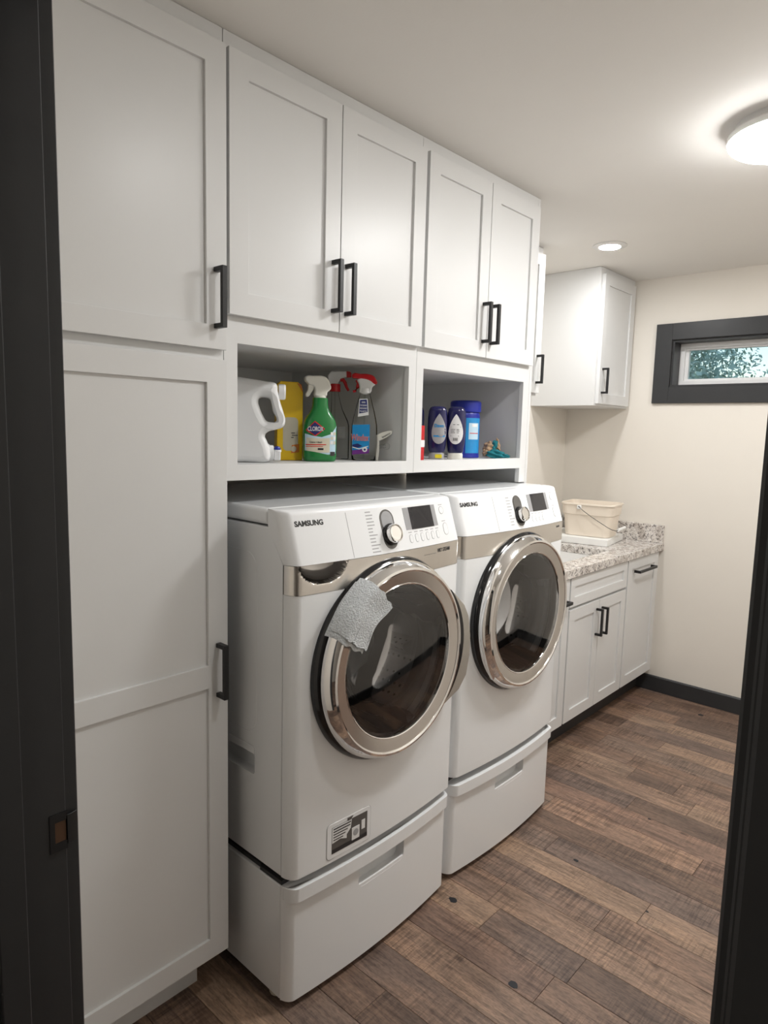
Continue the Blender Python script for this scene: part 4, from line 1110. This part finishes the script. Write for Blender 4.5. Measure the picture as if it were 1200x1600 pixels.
def canister():
    t = item('canister', 'blue round canister with a wide blue lid', 'canister', 1.276, .200, 35)
    b = obj('tub', lathe([(0, 0), (.058, 0), (.061, .003), (.061, .008), (.0595, .010), (.0595, .165), (.057, .178), (.054, .184), (0, .184)], (0, 0, 0), 'z', 48), m['canblue'], t)
    obj('lid', lathe([(0, .230), (.050, .230), (.058, .228), (.0625, .222), (.0625, .190), (.0605, .184), (0, .184)], (0, 0, 0), 'z', 48), m['canblue'], t)
    def wrap(a0, a1, z0, z1, mt, nm, off=.0006):
        return obj(nm, lathe([(.0595+off, z0), (.0595+off, z1)], (0, 0, 0), 'z', 14, a0, a1), mt, b, 60)
    wrap(-85, -15, .020, .160, m['skyb'], 'label')
    wrap(-74, -28, .075, .140, m['paleb'], 'label_glow', .0010)
    wrap(-70, -30, .098, .101, m['inkr'], 'label_line', .0014)
    wrap(-160, -112, .060, .176, m['purple'], 'side_label')
    wrap(-160, -112, .012, .050, m['paperw'], 'side_label_foot')
    wrap(-150, -125, .095, .125, m['skyb'], 'side_label_patch', .0010)
    wrap(-62, -36, .125, .136, m['paperw'], 'label_badge', .0014)
    place(t)
canister()

def glove():
    t = item('work_glove', 'crumpled teal and tan work glove lying on the niche shelf', 'glove', 1.353, .105, 33)
    rn = random.Random(11)
    def blob(cx, cy, cz, a, b_, c_, rot, mt, nm, seed):
        bm = bmesh.new(); bmesh.ops.create_icosphere(bm, subdivisions=4, radius=1)
        for v in bm.verts:
            n = v.co.copy(); f = 1+.16*math.sin(5*n.x+seed)*math.sin(4*n.y+2*seed)+.12*math.sin(9*n.z+3*n.x+seed)+.06*math.sin(17*n.y+seed)
            v.co = Vector((n.x*a*f, n.y*b_*f, n.z*c_*f))
        bmesh.ops.rotate(bm, cent=(0, 0, 0), matrix=Matrix.Rotation(R(rot), 3, 'Y'), verts=bm.verts[:])
        bmesh.ops.translate(bm, vec=(cx, cy, cz), verts=bm.verts[:])
        for v in bm.verts: v.co.z = max(v.co.z, 0.0)
        return obj(nm, bm, mt, t, 60)
    blob(.004, 0, .016, .040, .028, .020, 8, m['teal'], 'cuff', 1)
    blob(.040, .004, .010, .026, .016, .010, 5, m['teal'], 'cuff_flap', 2.2)
    blob(-.018, .012, .040, .024, .022, .028, -15, m['tan'], 'palm', 3)
    blob(-.002, .004, .050, .012, .010, .024, 20, m['teal'], 'finger', 4)
    blob(.014, .014, .052, .009, .009, .026, -10, m['tan'], 'finger', 5)
    blob(-.032, -.004, .022, .016, .012, .014, -35, m['tan'], 'thumb', 6)
    place(t)
glove()
t = thing('red_box', 'red and white carton standing against the niche divider', 'box', (.816, .085, ZS))
obj('carton', bx(.784, .8330, .050, .118, ZS, ZS+.122, .001), m['red'], t)
obj('white_band', bx(.7835, .8335, .0495, .1185, ZS+.048, ZS+.072), m['paperw'], t, 0)

# ================================================================== on the counter
t = thing('foam_slab', 'thick white foam slab lying on the counter under the bucket', 'slab', (0, 0, 0))
obj('slab', bx(0, .345, 0, .38, .0005, .040, .004, 2), m['foam'], t)
t.location = (2.655, .170, .914); t.rotation_euler = (0, 0, R(9))

def bucket():
    t = thing('bucket', 'cream rectangular bucket with wire handle standing on the foam slab', 'bucket', (0, 0, 0))
    # local: x depth .25, y width .33
    def rr(a, b_, r, z): return [(x, y, z) for x, y in rrect(-a, a, -b_, b_, r, 6)]
    o = [rr(.098, .138, .04, 0), rr(.101, .141, .04, .004), rr(.112, .153, .04, .122), rr(.113, .154, .04, .126), rr(.119, .160, .045, .129), rr(.122, .164, .045, .182), rr(.128, .170, .045, .184), rr(.129, .171, .045, .190), rr(.127, .169, .045, .194)]
    i_ = [rr(.120, .162, .042, .194), rr(.118, .160, .042, .186), rr(.108, .149, .038, .122), rr(.096, .136, .036, .006)]
    bm = loft(o+i_)
    for v in bm.verts: v.co.y *= .93
    obj('tub', bm, m['bucket'], t, 50)
    for s in (-1, 1): obj('handle_lug', bx(s*.128-.010, s*.128+.010, .026, .050, .160, .183, .003), m['foam'], t)
    path = []
    for q in range(9): path.append((-.139, .038-.175*q/8, .176-.108*(q/8)**.85))
    path += [(-.136, -.160, .058), (-.115, -.176, .052), (0, -.178, .052), (.115, -.176, .052), (.136, -.160, .058)]
    for q in range(8, -1, -1): path.append((.139, .038-.175*q/8, .176-.108*(q/8)**.85))
    wr = obj('wire_handle', tube(path, .0019, 8), m['wire'], t, 60)
    obj('handle_grip', tube([(-.075, -.178, .052), (.075, -.178, .052)], .0085, 12), m['foam'], t)
    for s in (-1, 1): obj('wire_hook', tube([(s*.128, .038, .178), (s*.142, .038, .178)], .0026, 8), m['wire'], t)
    t.location = (2.785, .335, .955); t.rotation_euler = (0, 0, R(9))
bucket()
t = thing('amber_bottle', 'dark brown bottle beside the cream bucket on the counter', 'bottle', (2.80, .585, .914))
obj('bottle', lathe([(0, .0005), (.030, .0005), (.033, .004), (.033, .10), (.028, .118), (.013, .132), (.012, .15), (0, .15)], (2.80, .585, .914), 'z', 28), m['amber'], t)
obj('cap', lathe([(0, .15), (.015, .15), (.015, .170), (.012, .173), (0, .173)], (2.80, .585, .914), 'z', 24), m['black'], t)

# ================================================================== outside the window
struct(obj('ground_outside', bx(XF+.4, 30, -14, 14, -.3, -.25), m['grass'], smooth=0))
def tree(x, y, h, rad, label, seed):
    rn = random.Random(seed)
    t = thing('tree', label, 'tree', (x, y, -.25))
    bm = tube([(x, y, -.25), (x+.05, y-.03, h*.4), (x-.04, y+.05, h*.75), (x, y, h*.92)], [.14, .11, .07, .03], 10)
    for q in range(7):
        a = rn.random()*6.28; z = h*(.3+.08*q); L = rad*(.5+.3*rn.random())
        tube([(x, y, z), (x+L*.5*math.cos(a), y+L*.5*math.sin(a), z+.15), (x+L*math.cos(a), y+L*math.sin(a), z+.35)], [.05, .03, .012], 6, bm)
    obj('trunk', bm, m['bark'], t, 60)
    V, F = [], []
    for q in range(14000):
        a = rn.random()*6.28; ph = math.acos(2*rn.random()-1); rr = rad*(.35+.65*rn.random()**.5)*(1+.2*math.sin(5*a)+.15*math.sin(7*ph))
        c = Vector((x+rr*math.sin(ph)*math.cos(a), y+rr*math.sin(ph)*math.sin(a), h*.62+rr*math.cos(ph)*1.25))
        s = .045+.04*rn.random(); u = Vector((rn.gauss(0, 1), rn.gauss(0, 1), rn.gauss(0, 1))).normalized(); v = u.orthogonal().normalized()
        i = len(V); V += [c-u*s, c+v*s*.45, c+u*s, c-v*s*.45]; F.append((i, i+1, i+2, i+3))
    me = bpy.data.meshes.new('foliage'); me.from_pydata([tuple(p) for p in V], [], F)
    o = objm('foliage', me, m['leaf'], t, 0); o['kind'] = 'stuff'
tree(9.0, 3.1, 4.4, 1.7, 'leafy tree outside the window nearest the corner cabinet side', 1)
tree(11.5, -.6, 5.0, 1.8, 'leafy tree outside the window on the side away from the cabinets', 2)
tree(15.5, 5.0, 6.5, 2.3, 'taller leafy tree standing behind the others outside the window', 3)
